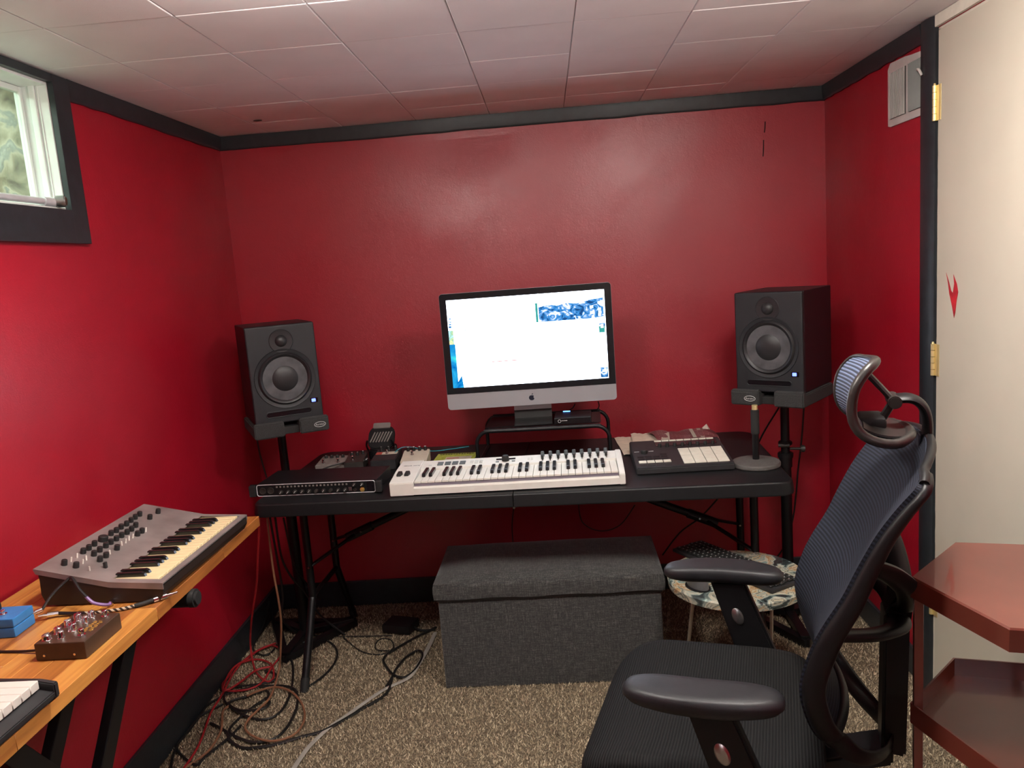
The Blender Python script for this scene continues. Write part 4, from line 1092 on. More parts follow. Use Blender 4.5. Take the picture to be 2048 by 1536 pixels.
cable('patch_cable', [D(0.36, 0.44, 0.745), D(0.385, 0.47, 0.775), D(0.42, 0.50, 0.80), D(0.46, 0.54, 0.79), D(0.52, 0.60, 0.757), D(0.60, 0.66, 0.748), D(0.66, 0.70, 0.745)], 0.0016, 'cable_t', 'thin teal cable running from the printed pedal to the table back')
cable('patch_cable', [D(0.04, 0.36, 0.745), D(0.10, 0.365, 0.75), D(0.16, 0.378, 0.768), D(0.205, 0.395, 0.775), D(0.222, 0.45, 0.768)], 0.003, 'cable_k', 'black patch cable curving in front of the wide grey pedal')
cable('red_cord', [D(-0.005, 0.395, 0.744), D(0.03, 0.385, 0.744), D(0.075, 0.378, 0.744)], 0.0042, 'cable_r', 'short bright red cord end lying behind the rack interface')
# booklet card behind the keyboard
bm = B(); b2(bm, (0, 0, 0), (0.165, 0.110, 0.0025), 0.0008); bk_ = obj('booklet', bm, 'green', None); bk_.location = D(0.548, 0.490, 0.7405); bk_.rotation_euler = (0, 0, DA)
tag(bk_, 'yellow-green printed card lying behind the white keyboard', 'card')
bm = B(); b2(bm, (0.045, 0.006, 0.0025), (0.150, 0.050, 0.0032)); c2 = obj('card_print', bm, 'cream', bk_); bm = B(); b2(bm, (0.050, 0.020, 0.0032), (0.100, 0.030, 0.0036)); obj('card_print', bm, 'redprint', bk_)
bm = B()
for k in range(13):
    b2(bm, (0.010 + k * 0.011, 0.090, 0.0025), (0.018 + k * 0.011, 0.101, 0.0029))
obj('card_lettering', bm, 'darkpedal', bk_)

# ================================================================== PAD CONTROLLER
pc = thing('pad_controller', 'black drum pad controller with pale square pads at the right of the table', 'pad controller', D(1.334, 0.154), -0.016)
PL, PD2 = 0.334, 0.290
sl = 0.026
bm = B(); prism(bm, [(0, 0.0015), (PD2, 0.0015), (PD2, 0.052), (0.006, 0.027), (0, 0.022)], 0, PL, Matrix(((0, 0, 1, 0), (1, 0, 0, 0), (0, 1, 0, 0), (0, 0, 0, 1))), 0.003); obj('case', bm, 'charcoal', pc)
pz_ = lambda y: 0.027 + (y - 0.006) / (PD2 - 0.006) * 0.025
PAng = math.atan2(0.025, PD2 - 0.006)
def onpc(name, x, y, sx, sy, h, mat, bev=0.001):
    bm = B(); box(bm, (x, y, pz_(y) + h / 2 - 0.0005), (sx, sy, h), bev, Matrix.Rotation(PAng, 3, 'X')); return obj(name, bm, mat, pc)
for r in range(4):
    for c in range(4):
        onpc('drum_pad', 0.184 + c * 0.0395, 0.036 + r * 0.0395, 0.0375, 0.0375, 0.004, 'padw')
for c in range(4):
    onpc('button', 0.026 + c * 0.0285, 0.052, 0.026, 0.020, 0.004, 'padw'); onpc('button', 0.026 + c * 0.0285, 0.024, 0.026, 0.014, 0.002, 'charcoal')
for c in range(8):
    onpc('button', 0.105 + c * 0.0278, 0.272, 0.0255, 0.010, 0.004, 'padw')
    bm = B(); y = 0.208; lathe(bm, [(0, 0.013), (0.0055, 0.013), (0.0062, 0.011), (0.0068, 0.0), (0, 0)], 16, Matrix.Translation((0.105 + c * 0.0278, y, pz_(y)))); obj('knob', bm, 'knob', pc)
onpc('display', 0.148, 0.240, 0.112, 0.045, 0.0016, 'lcd', 0); onpc('display', 0.262, 0.240, 0.108, 0.045, 0.0016, 'lcd', 0)
bm = B(); y = 0.150; lathe(bm, [(0, 0.012), (0.010, 0.012), (0.0115, 0.010), (0.012, 0.0), (0, 0)], 20, Matrix.Translation((0.042, y, pz_(y)))); obj('main_encoder', bm, 'knob', pc)
for x in (0.016, 0.068):
    onpc('print_mark', x, 0.166, 0.018, 0.003, 0.0012, 'print', 0)
for r in range(3):
    for c in range(4):
        onpc('button', 0.024 + c * 0.028, 0.085 + r * 0.022, 0.023, 0.014, 0.0018, 'bplastic') if not (r == 2 and c < 3) else None

# ================================================================== PAPERS AND PRINTED BAG
def sheet(name, label, cat, corners, mat, amp, nu=18, nv=12, th=0.0006, curl=None):
    P = [D(*c) for c in corners]
    bm = B()
    ph = random.uniform(0, 6)
    def f(u, v):
        p = (P[0] * (1 - u) + P[1] * u) * (1 - v) + (P[3] * (1 - u) + P[2] * u) * v
        z = amp * (0.5 + 0.5 * math.sin(7 * u + 4 * v + ph) * math.sin(5 * v - 3 * u + 1.3 * ph)) + amp * 0.4 * abs(math.sin(13 * u + 9 * v))
        if curl:
            z += curl(u, v)
        return Vector((p.x, p.y, 0.7425 + z))
    grid(bm, f, nu, nv, th)
    o = obj(name, bm, mat); return tag(o, label, cat)
sheet('receipt', 'flat cream receipt sheet lying beside the white keyboard', 'paper', [(1.300, 0.435), (1.375, 0.44), (1.365, 0.735), (1.272, 0.725)], 'paper', 0.004)
sheet('receipt', 'folded cream receipt lying over the other one behind the pad controller', 'paper', [(1.345, 0.46), (1.445, 0.47), (1.440, 0.74), (1.340, 0.735)], 'paper', 0.006, curl=lambda u, v: 0.009 + 0.02 * max(0, u - 0.6) ** 2 * v)
bag = sheet('snack_bag', 'crumpled maroon printed bag with torn white edges behind the pad controller', 'bag', [(1.450, 0.47), (1.675, 0.52), (1.655, 0.735), (1.405, 0.720)], 'foil', 0.010, 30, 20, 0.0006, curl=lambda u, v: 0.012 + 0.022 * math.sin(PI * min(1, max(0, v))) * (0.6 + 0.4 * math.sin(9 * u)))
def flap(pts):
    bm = B(); v = [bm.verts.new(D(u, w, z)) for u, w, z in pts]; bm.faces.new(v); bmesh.ops.solidify(bm, geom=list(bm.faces), thickness=0.0008); obj('torn_flap', bm, 'padw', bag, smooth=False)
flap([(1.440, 0.47, 0.768), (1.480, 0.475, 0.770), (1.487, 0.60, 0.786), (1.462, 0.60, 0.784)])
flap([(1.625, 0.56, 0.776), (1.640, 0.56, 0.770), (1.655, 0.66, 0.776), (1.648, 0.70, 0.790), (1.625, 0.66, 0.784)])
for a in ((1.575, 0.014), (1.605, 0.014)):
    flap([(a[0], 0.54, 0.774), (a[0] + a[1], 0.54, 0.774), (a[0] + a[1] - 0.004, 0.66, 0.782), (a[0] - 0.004, 0.66, 0.782)])

# ================================================================== ROUND-BASE MICROPHONE STAND
ms = thing('microphone_stand', 'short black desk stand with a round grey cast base at the table corner', 'stand', D(1.748, 0.215))
bm = B(); lathe(bm, [(0, 0.0005), (0.080, 0.0005), (0.082, 0.003), (0.082, 0.012), (0.079, 0.016), (0.040, 0.020), (0.018, 0.023), (0, 0.023)], 48); obj('base', bm, 'cast', ms)
bm = B(); cyl(bm, (0, 0, 0.022), (0, 0, 0.150), 0.0115, seg=20); obj('lower_tube', bm, 'bmetal', ms)
bm = B(); cyl(bm, (0, 0, 0.112), (0, 0, 0.198), 0.0145, seg=20, bev=0.002); obj('clutch', bm, 'rubber', ms)
bm = B(); cyl(bm, (0, 0, 0.198), (0, 0, 0.214), 0.010, seg=16); obj('thread_tip', bm, 'brass', ms)

# ================================================================== STORAGE OTTOMAN
ot = thing('storage_ottoman', 'long grey linen storage bench standing under the folding table', 'bench', (-0.068, 2.815, 0), -0.014)
OW, OD = 0.785, 0.36
bm = B(); b2(bm, (-OW / 2, -OD / 2, 0.001), (OW / 2, OD / 2, 0.330), 0.006); obj('body', bm, 'linen', ot)
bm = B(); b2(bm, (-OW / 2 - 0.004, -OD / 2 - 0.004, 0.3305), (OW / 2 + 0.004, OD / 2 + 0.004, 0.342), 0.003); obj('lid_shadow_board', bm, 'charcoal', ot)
bm = B()
def lidf(u, v):
    # cushioned lid: rounded box opened out, sagging seams on top
    x = (u - 0.5) * 2; y = (v - 0.5) * 2
    X, Y = OW / 2 + 0.010, OD / 2 + 0.010
    ex = max(abs(x), abs(y))
    top = 0.402 + 0.026 * (1 - abs(x) ** 6) * (1 - abs(y) ** 4) + 0.004 * math.sin(x * 9) * (1 - abs(y))
    return Vector((x * X, y * Y, top))
t = bmesh.new(); NU, NV = 40, 24
V = [[t.verts.new(lidf(i / NU, j / NV)) for j in range(NV + 1)] for i in range(NU + 1)]
for i in range(NU):
    for j in range(NV):
        t.faces.new((V[i][j], V[i + 1][j], V[i + 1][j + 1], V[i][j + 1]))
rim = [V[i][0] for i in range(NU)] + [V[NU][j] for j in range(NV)] + [V[i][NV] for i in range(NU, 0, -1)] + [V[0][j] for j in range(NV, 0, -1)]
prevr = rim
for dz, k in ((0.388, 1.008), (0.365, 1.010), (0.343, 1.004)):
    cur = [t.verts.new((v.co.x * k, v.co.y * (1 + (k - 1) * 2), dz + 0.002 * math.sin(v.co.x * 25))) for v in rim]
    n = len(rim)
    for q in range(n):
        t.faces.new((prevr[q], prevr[(q + 1) % n], cur[(q + 1) % n], cur[q]))
    prevr = cur
t.faces.new(prevr); bmesh.ops.recalc_face_normals(t, faces=t.faces); merge(bm, t)
obj('lid', bm, 'linen', ot, ang=60)

# ================================================================== ROUND SIDE TABLE WITH KEYBOARD AND MOUSE
RT = Vector((0.560, 2.535, 0)); RTZ = 0.42
rt_ = thing('side_table', 'small round marbled side table on bent steel rod legs behind the chair', 'table', RT)
bm = B(); lathe(bm, [(0, RTZ - 0.032), (0.216, RTZ - 0.032), (0.224, RTZ - 0.028), (0.226, RTZ - 0.006), (0.222, RTZ), (0, RTZ)], 64); obj('tabletop', bm, 'marble', rt_)
for k in range(3):
    a = math.radians(-75 + 120 * k); d = Vector((math.cos(a), math.sin(a), 0)); s = Vector((-d.y, d.x, 0))
    bm = B(); tube(bm, [d * 0.135 + s * 0.05 + Vector((0, 0, RTZ - 0.032)), d * 0.185 + s * 0.010 + Vector((0, 0, 0.02)), d * 0.187 + Vector((0, 0, 0.006)), d * 0.185 - s * 0.010 + Vector((0, 0, 0.02)), d * 0.135 - s * 0.05 + Vector((0, 0, RTZ - 0.032))], 0.005, 8, sm=5)
    obj('hairpin_leg', bm, 'hair', rt_)
c0, c1, c2_, c3_ = Vector((0.388, 2.774)), Vector((0.485, 2.845)), Vector((0.731, 2.452)), Vector((0.632, 2.365))
ax = ((c3_ + c2_) / 2 - (c0 + c1) / 2); kl = ax.length
kbd = thing('computer_keyboard', 'black computer keyboard with white legends lying across the round table', 'keyboard', ((c0.x + c3_.x) / 2 + 0.0, (c0.y + c3_.y) / 2, RTZ + 0.001), math.atan2(ax.y, ax.x))
bm = B(); b2(bm, (-kl / 2, -0.002, 0), (kl / 2, 0.134, 0.012), 0.003); obj('case', bm, 'charcoal', kbd)
key = B(); b2(key, (-0.0085, -0.0085, 0.011), (0.0085, 0.0085, 0.018), 0.0015, 1); kx = None
lg = B(); b2(lg, (-0.0022, -0.002, 0.018), (0.0012, 0.0025, 0.0183))
kme = None
for r in range(6):
    for c in range(int(kl / 0.0195) - 1):
        p = (-kl / 2 + 0.018 + c * 0.0195 + (r % 3) * 0.003, 0.018 + r * 0.0195, 0)
        if kme is None:
            kme = obj('key', key, 'knob', kbd); kme.location = p; lme = obj('legend', lg, 'print', kme)
        else:
            q = inst(kme, kbd, p); inst(lme, q)
mo = thing('computer_mouse', 'rounded grey mouse on the round marbled table', 'mouse', (0.418, 2.452, RTZ), 0.5)
bm = B(); grid(bm, lambda u, v: Vector(((0.031 - 0.006 * math.cos(PI * v)) * math.cos(2 * PI * u) * math.sin(PI / 2 * (1 - v)) ** 0.55, 0.046 * math.sin(2 * PI * u) * math.sin(PI / 2 * (1 - v)) ** 0.6, 0.003 + 0.064 * v ** 0.8)), 32, 14); bmesh.ops.remove_doubles(bm, verts=bm.verts, dist=0.0004); obj('shell', bm, 'mouse', mo)
bm = B(); prism(bm, [(0.034 * math.cos(a), 0.049 * math.sin(a)) for a in [2 * PI * k / 32 for k in range(32)]], 0.0005, 0.004); obj('sole', bm, 'bplastic', mo)
bm = B(); cyl(bm, (-0.003, 0.022, 0.055), (0.003, 0.022, 0.055), 0.006, seg=16); obj('scroll_wheel', bm, 'rubber', mo)

# ================================================================== OFFICE CHAIR (local +x is the way it faces)
oc = thing('office_chair', 'black mesh office chair with headrest and padded arms turned to the left', 'chair', (0.31, 1.665, 0), math.radians(164))
# seat
bm = B(); t = bmesh.new()
NS, NR = 72, 10
def seat_pt(a, k, z):
    c, s = math.cos(a), math.sin(a)
    e = 0.34
    x = 0.022 + 0.250 * k * math.copysign(abs(c) ** e, c); y = 0.268 * k * math.copysign(abs(s) ** e, s)
    zz = z - 0.055 * max(0, (x - 0.13) / 0.14) ** 2 + 0.012 * (abs(y) / 0.268) ** 3
    return Vector((x, y, zz))
prof = [(0.0, 0.488), (0.3, 0.488), (0.6, 0.490), (0.80, 0.494), (0.90, 0.496), (0.96, 0.492), (0.99, 0.481), (1.0, 0.466), (1.0, 0.440), (0.985, 0.428), (0.94, 0.423), (0.5, 0.420), (0.0, 0.420)]
rings = []
for k, z in prof:
    rings.append([t.verts.new(seat_pt(2 * PI * i / NS, k, z)) for i in range(NS)] if k > 0 else [t.verts.new(seat_pt(0, 0, z))])
for A, Bq in zip(rings, rings[1:]):
    for i in range(NS):
        j = (i + 1) % NS
        if len(A) == 1: t.faces.new((A[0], Bq[j], Bq[i]))
        elif len(Bq) == 1: t.faces.new((A[i], A[j], Bq[0]))
        else: t.faces.new((A[i], A[j], Bq[j], Bq[i]))
bmesh.ops.recalc_face_normals(t, faces=t.faces); merge(bm, t)
obj('seat', bm, 'seat', oc, ang=80)
bm = B(); prism(bm, rrect(-0.20, -0.24, 0.22, 0.24, 0.06), 0.395, 0.421, None, 0.006); obj('seat_pan', bm, 'bframe', oc)
# backrest
BP = [(-0.232, 0.545), (-0.204, 0.600), (-0.187, 0.680), (-0.203, 0.750), (-0.226, 0.802), (-0.260, 0.862), (-0.289, 0.925), (-0.318, 0.982), (-0.350, 1.030), (-0.380, 1.068), (-0.392, 1.088)]
def bprof(tv):
    n = len(BP) - 1; f = min(max(tv, 0), 1) * n; i = min(int(f), n - 1); r = f - i
    a, b, c, d = BP[max(i - 1, 0)], BP[i], BP[i + 1], BP[min(i + 2, n)]
    return tuple(0.5 * (2 * q + (s - p) * r + (2 * p - 5 * q + 4 * s - w) * r * r + (3 * q - p - 3 * s + w) * r ** 3) for p, q, s, w in zip(a, b, c, d))
def bw(tv):
    w = 0.246
    if tv > 0.86: w -= 0.060 * ((tv - 0.86) / 0.14) ** 2.2
    if tv < 0.22: w -= 0.060 * ((0.22 - tv) / 0.22) ** 2
    return w
def bsurf(u, v):
    s = u * 2 - 1; X, Z = bprof(v); w = bw(v)
    return Vector((X - 0.035 * (1 - s * s), s * w, Z + (0.020 * (1 - s * s) if v > 0.8 else 0) * (v - 0.8) / 0.2))
bm = B(); grid(bm, bsurf, 28, 60, 0.010); obj('back_mesh', bm, 'mesh', oc, ang=80)
def band(bm, pts, half_y, depth, back):
    """strip section swept along pts: thin across the chair, deep front to back"""
    P = smooth_path(pts, 3); n = len(P); rings = []
    for i, p in enumerate(P):
        d = P[min(i + 1, n - 1)] - P[max(i - 1, 0)]
        q = Vector((-d.z, 0, d.x)); q = q.normalized() if q.length > 1e-6 else Vector((-1, 0, 0))
        if q.x > 0: q = -q
        f = i / (n - 1); dp = depth(f); o = p + q * (dp * 0.5 * back)
        rings.append([bm.verts.new(o + q * dp * 0.5 * math.cos(a) + Vector((0, half_y(f) * math.sin(a), 0))) for a in [2 * PI * k / 12 for k in range(12)]])
    for A, Bq in zip(rings, rings[1:]):
        for k in range(12):
            bm.faces.new((A[k], A[(k + 1) % 12], Bq[(k + 1) % 12], Bq[k]))
    bm.faces.new(rings[0][::-1]); bm.faces.new(rings[-1]); bmesh.ops.recalc_face_normals(bm, faces=bm.faces)
for s in (0, 1):
    pts = [bsurf(s, 1 - k / 22) for k in range(23)]
    sg = 1 if s else -1
    pts += [Vector((-0.262, sg * 0.168, 0.505)), Vector((-0.300, sg * 0.125, 0.470)), Vector((-0.335, sg * 0.075, 0.452)), Vector((-0.358, sg * 0.03, 0.448))]
    bm = B(); band(bm, pts, lambda f: 0.0085 + 0.004 * min(1, f * 2), lambda f: 0.018 + 0.024 * min(1, max(0, f - 0.12) * 2.2), 0.75); obj('side_rail', bm, 'bframe', oc, ang=80)
bm = B(); tube(bm, [bsurf(0, 0.93), bsurf(0, 0.97)] + [bsurf(k / 16, 1.0) for k in range(17)] + [bsurf(1, 0.97), bsurf(1, 0.93)], 0.0085, 10, sm=2); obj('top_rail', bm, 'bframe', oc)
bm = B(); tube(bm, [bsurf(k / 16, 0.0) for k in range(17)], 0.012, 10, sm=2); obj('bottom_rail', bm, 'bframe', oc)
bm = B(); prism(bm, [(-0.338, 0.440), (-0.385, 0.432), (-0.392, 0.72), (-0.400, 0.775), (-0.372, 0.790), (-0.344, 0.745)], -0.036, 0.036, Matrix(((1, 0, 0, 0), (0, 0, 1, 0), (0, 1, 0, 0), (0, 0, 0, 1))), 0.006); obj('spine', bm, 'bframe', oc)
for sg in (-1, 1):
    bm = B(); tube(bm, [(-0.378, sg * 0.02, 0.755), (-0.385, sg * 0.075, 0.79), (-0.372, sg * 0.150, 0.85), (-0.335, sg * 0.205, 0.90), (-0.300, sg * 0.238, 0.925)], 0.015, 12, sm=5, flat=(0.024, 0.012)); obj('upper_fork', bm, 'bframe', oc)
    bm = B(); tube(bm, [(-0.372, sg * 0.02, 0.735), (-0.362, sg * 0.09, 0.745), (-0.310, sg * 0.170, 0.765), (-0.235, sg * 0.236, 0.790)], 0.015, 12, sm=5, flat=(0.022, 0.012)); obj('lower_fork', bm, 'bframe', oc)
bm = B(); prism(bm, [(-0.36, 0.452), (-0.20, 0.405), (-0.05, 0.400), (-0.05, 0.372), (-0.22, 0.372), (-0.36, 0.418)], -0.045, 0.045, Matrix(((1, 0, 0, 0), (0, 0, 1, 0), (0, 1, 0, 0), (0, 0, 0, 1))), 0.005); obj('back_bracket', bm, 'bframe', oc)
# arms
def pad_outline(n=40):
    out = []
    for k in range(n):
        a = 2 * PI * k / n; c, s = math.cos(a), math.sin(a)
        x = 0.148 * math.copysign(abs(c) ** 0.62, c); y = 0.046 * math.copysign(abs(s) ** 0.75, s)
        y += 0.010 * math.cos(x / 0.148 * 2.2) - 0.006
        out.append((x, y))
    return out
for sg in (-1, 1):
    bm = B(); t = bmesh.new(); ol = pad_outline()
    rg = []
    for k, z in ((0.0, 0.6995), (0.55, 0.6995), (0.85, 0.6985), (0.95, 0.695), (1.0, 0.687), (1.0, 0.677), (0.94, 0.668), (0.80, 0.662), (0.5, 0.660), (0.0, 0.660)):
        rg.append([t.verts.new((-0.005 + x * k, sg * 0.302 + y * k * (1 if sg > 0 else -1), z - 0.004 * (x * k / 0.15) ** 2 )) for x, y in ol] if k else [t.verts.new((-0.005, sg * 0.302, z))])
    n = len(ol)
    for A, Bq in zip(rg, rg[1:]):
        for i in range(n):
            j = (i + 1) % n
            if len(A) == 1: t.faces.new((A[0], Bq[j], Bq[i]))
            elif len(Bq) == 1: t.faces.new((A[i], A[j], Bq[0]))
            else: t.faces.new((A[i], A[j], Bq[j], Bq[i]))
    bmesh.ops.recalc_face_normals(t, faces=t.faces); merge(bm, t)
    ar = obj('arm_pad', bm, 'arm', oc, ang=70)
    bm = B(); prism(bm, [(0.026, 0.662), (-0.058, 0.662), (-0.150, 0.430), (-0.150, 0.392), (-0.060, 0.392)], sg * 0.290 - 0.016, sg * 0.290 + 0.016, Matrix(((1, 0, 0, 0), (0, 0, 1, 0), (0, 1, 0, 0), (0, 0, 0, 1))), 0.006); ps = obj('arm_post', bm, 'bframe', oc)
    bm = B(); lathe(bm, [(0, 0.006), (0.010, 0.005), (0.0135, 0.001), (0.0135, -0.004), (0, -0.004)], 24, Matrix.Translation((-0.040, sg * 0.290 + 0.016, 0.572)) @ Matrix.Rotation(-PI / 2, 4, 'X') @ Matrix.Diagonal((1, 1.7, 1, 1)))
    bmesh.ops.rotate(bm, cent=(-0.040, sg * 0.290 + 0.016, 0.572), matrix=Matrix.Rotation(0.36, 3, 'Y'), verts=bm.verts); obj('release_button', bm, 'steel', ps)
    bm = B(); b2(bm, (-0.150, min(sg * 0.10, sg * 0.305), 0.376), (-0.065, max(sg * 0.10, sg * 0.305), 0.396), 0.005); obj('arm_bracket', bm, 'bframe', oc)
# headrest
HP = [(-0.318, 1.262), (-0.300, 1.250), (-0.281, 1.222), (-0.274, 1.190), (-0.276, 1.160), (-0.290, 1.135), (-0.318, 1.119), (-0.352, 1.114), (-0.378, 1.122)]
def hsurf(u, v):
    n = len(HP) - 1; f = v * n; i = min(int(f), n - 1); r = f - i
    a, b, c, d = HP[max(i - 1, 0)], HP[i], HP[i + 1], HP[min(i + 2, n)]
    X, Z = tuple(0.5 * (2 * q + (s - p) * r + (2 * p - 5 * q + 4 * s - w) * r * r + (3 * q - p - 3 * s + w) * r ** 3) for p, q, s, w in zip(a, b, c, d))
    s = u * 2 - 1
    w = 0.135 - 0.045 * abs(2 * v - 1) ** 5
    return Vector((X - 0.012 * (1 - s * s) + (-0.006 if s > 0 else 0.006) * abs(s), s * w, Z + 0.006 * s))
bm = B(); grid(bm, hsurf, 20, 32, 0.006); obj('headrest_mesh', bm, 'hmesh', oc, ang=80)
rim = [hsurf(1, k / 20) for k in range(20)] + [hsurf(1 - k / 12, 1) for k in range(12)] + [hsurf(0, 1 - k / 20) for k in range(20)] + [hsurf(k / 12, 0) for k in range(12)]
bm = B(); tube(bm, rim, 0.0095, 10, closed=True, rr=lambda f: 0.0095 if f < 0.45 else (0.0095 - 0.055 * min(0.1, f - 0.45) if f < 0.86 else 0.004 + 0.038 * (f - 0.86))); obj('headrest_frame', bm, 'hframe', oc)
def lip(u, v):
    a = hsurf(0.06 + u * 0.88, 0.62 + 0.36 * v); return Vector((a.x - 0.004, a.y, a.z + 0.008 + 0.004 * math.sin(PI * v)))
bm = B(); grid(bm, lip, 14, 8, 0.004); obj('headrest_shell', bm, 'hframe', oc, ang=80)
bm = B(); b2(bm, (-0.350, -0.040, 1.124), (-0.300, 0.040, 1.150), 0.008); obj('headrest_mount', bm, 'rubber', oc)
for y in (-0.012, 0.012):
    bm = B(); tube(bm, [(-0.322, y, 1.229), (-0.344, y, 1.203), (-0.366, y, 1.176)], 0.006, 8); obj('link_bar', bm, 'hframe', oc)
bm = B(); tube(bm, [(-0.366, 0, 1.176), (-0.345, 0, 1.140)], 0.008, 8); obj('link_bar', bm, 'hframe', oc)
bm = B(); cyl(bm, (-0.366, -0.030, 1.178), (-0.366, 0.030, 1.178), 0.0125, seg=20, bev=0.002); obj('pivot', bm, 'hframe', oc)
bm = B(); tube(bm, [(-0.364, 0, 1.180), (-0.392, 0, 1.182), (-0.412, 0, 1.172), (-0.424, 0, 1.148), (-0.426, 0, 1.105), (-0.418, 0, 1.060), (-0.405, 0, 1.035)], 0.012, 12, sm=5, flat=(0.026, 0.0095)); obj('headrest_arm', bm, 'bframe', oc)
bm = B(); box(bm, (-0.410, 0.0, 1.085), (0.004, 0.030, 0.052), 0.001); obj('height_slider', bm, 'hmesh', oc)
# pedestal
bm = B(); cyl(bm, (0, 0, 0.10), (0, 0, 0.376), 0.025, seg=20); cyl(bm, (0, 0, 0.08), (0, 0, 0.22), 0.034, seg=20); obj('gas_column', bm, 'bmetal', oc)
bm = B(); b2(bm, (-0.10, -0.07, 0.372), (0.10, 0.07, 0.396), 0.006); obj('tilt_box', bm, 'bmetal', oc)
for k in range(5):
    a = 2 * PI * k / 5 + 0.3; d = Vector((math.cos(a), math.sin(a), 0)); s = Vector((-d.y, d.x, 0))
    bm = B(); tube(bm, [d * 0.02 + Vector((0, 0, 0.115)), d * 0.15 + Vector((0, 0, 0.100)), d * 0.29 + Vector((0, 0, 0.075))], 0.02, 10, sm=4, rr=lambda f: 0.026 - 0.010 * f); sl_ = obj('star_leg', bm, 'bframe', oc)
    bm = B(); cyl(bm, d * 0.29 - s * 0.022 + Vector((0, 0, 0.029)), d * 0.29 - s * 0.006 + Vector((0, 0, 0.029)), 0.028, seg=18, bev=0.004); cyl(bm, d * 0.29 + s * 0.006 + Vector((0, 0, 0.029)), d * 0.29 + s * 0.022 + Vector((0, 0, 0.029)), 0.028, seg=18, bev=0.004); cyl(bm, d * 0.29 - s * 0.01 + Vector((0, 0, 0.030)), d * 0.29 + s * 0.01 + Vector((0, 0, 0.030)), 0.010, seg=10); cyl(bm, d * 0.29 + Vector((0, 0, 0.035)), d * 0.29 + Vector((0, 0, 0.075)), 0.010, seg=10); obj('caster', bm, 'rubber', sl_)

# ================================================================== HEXAGONAL METAL SHELF
cs = thing('hexagon_shelf', 'maroon enamelled hexagonal metal shelf by the door at the right edge', 'shelf', (0.838, 1.350, 0))
HR = 0.220
def hexa(r, ph=165):
    return [(r * math.cos(math.radians(ph + 60 * k)), r * math.sin(math.radians(ph + 60 * k))) for k in range(6)]
def tray(z, up, name):
    bm = B(); h = 0.040
    t = bmesh.new()
    zo, zi = (z, z) if not up else (z, z)
    o_ = hexa(HR); i_ = hexa(HR - 0.004)
    n = 6
    if up:
        levels = [(o_, z - h), (o_, z), (i_, z), (i_, z - h + 0.003)]
    else:
        levels = [(i_, z - h), (o_, z - h), (o_, z - 0.003), (hexa(HR - 0.003), z)]
    rg = [[t.verts.new((x, y, q)) for x, y in pl] for pl, q in levels]
    for A, Bq in zip(rg, rg[1:]):
        for k in range(n):
            t.faces.new((A[k], A[(k + 1) % n], Bq[(k + 1) % n], Bq[k]))
    t.faces.new(rg[-1])
    if up:
        t.faces.new(rg[0][::-1])
    else:
        q = [t.verts.new((x, y, z - 0.006)) for x, y in i_]
        for k in range(n): t.faces.new((q[k], q[(k + 1) % n], rg[0][(k + 1) % n], rg[0][k]))
        t.faces.new(q[::-1])
    bmesh.ops.recalc_face_normals(t, faces=t.faces); merge(bm, t)
    return obj(name, bm, 'cart', cs, ang=25)
tray(0.880, False, 'top_shelf'); tray(0.630, True, 'tray_shelf'); tray(0.200, True, 'tray_shelf')
for k in (0, 2, 4):
    a = math.radians(165 + 60 * k)
    for r_ in (HR - 0.013,):
        bm = B(); box(bm, (r_ * math.cos(a), r_ * math.sin(a), 0.4215), (0.016, 0.016, 0.837), 0.002, Matrix.Rotation(a, 3, 'Z')); obj('post', bm, 'cart', cs)
        bm = B(); cyl(bm, (r_ * math.cos(a), r_ * math.sin(a), 0.0), (r_ * math.cos(a), r_ * math.sin(a), 0.006), 0.010, seg=12); obj('foot', bm, 'rubber', cs)

# ================================================================== WOODEN BOARD ON A KEYBOARD STAND
TZ = 0.80
wd = thing('wooden_board', 'butcher-block board tabletop along the left wall carrying the grey synthesizer', 'table', (-1.335, 0.80, TZ - 0.030))
BWd, BLn = 0.417, 1.472
ns = 9; sw = BWd / ns
for i in range(ns):
    y = -random.uniform(0, 0.3)
    while y < BLn:
        l = random.uniform(0.28, 0.55); y0, y1 = max(0, y), min(BLn, y + l)
        if y1 - y0 > 0.02:
            bm = B(); b2(bm, (0.0002, 0.0002, 0), (sw - 0.0002, y1 - y0 - 0.0002, 0.030 + random.uniform(-0.0002, 0.0002)), 0.0008, 1)
            o = obj('plank', bm, random.choice([M['wood'][0], M['wood'][1], M['wood'][1], M['wood'][2]]), wd); o.location = (i * sw, y0, 0)
        y += l
sd = thing('keyboard_stand', 'black double-braced X keyboard stand under the wooden board', 'stand', (-1.115, 1.52, 0))
for y in (-0.28, 0.28):
    bm = B(); xe = 0.19 if y > 0 else 0.06; cyl(bm, (-0.19, y, 0.748), (xe, y, 0.748), 0.0215, seg=20); a_ = obj('support_arm', bm, 'bmetal', sd)
    bm = B(); cyl(bm, (xe - 0.004, y, 0.748), (xe + 0.022, y, 0.748), 0.0225, seg=20, bev=0.006); obj('end_cap', bm, 'rubber', a_)
    bm = B(); cyl(bm, (-0.19, y, 0.021), (0.19, y, 0.021), 0.019, seg=16); obj('foot_bar', bm, 'bmetal', sd)
for x in (-0.062, 0.062):
    for s in (-1, 1):
        a, b = Vector((x - s * 0.012, s * 0.28, 0.744)), Vector((x - s * 0.012, -s * 0.28, 0.021)); d = b - a
        bm = B(); box(bm, (a + b) / 2, (0.026, 0.048, d.length), 0.004, Matrix.Rotation(math.atan2(-d.y, -d.z) * -1, 3, 'X')); obj('leg', bm, 'bmetal', sd)

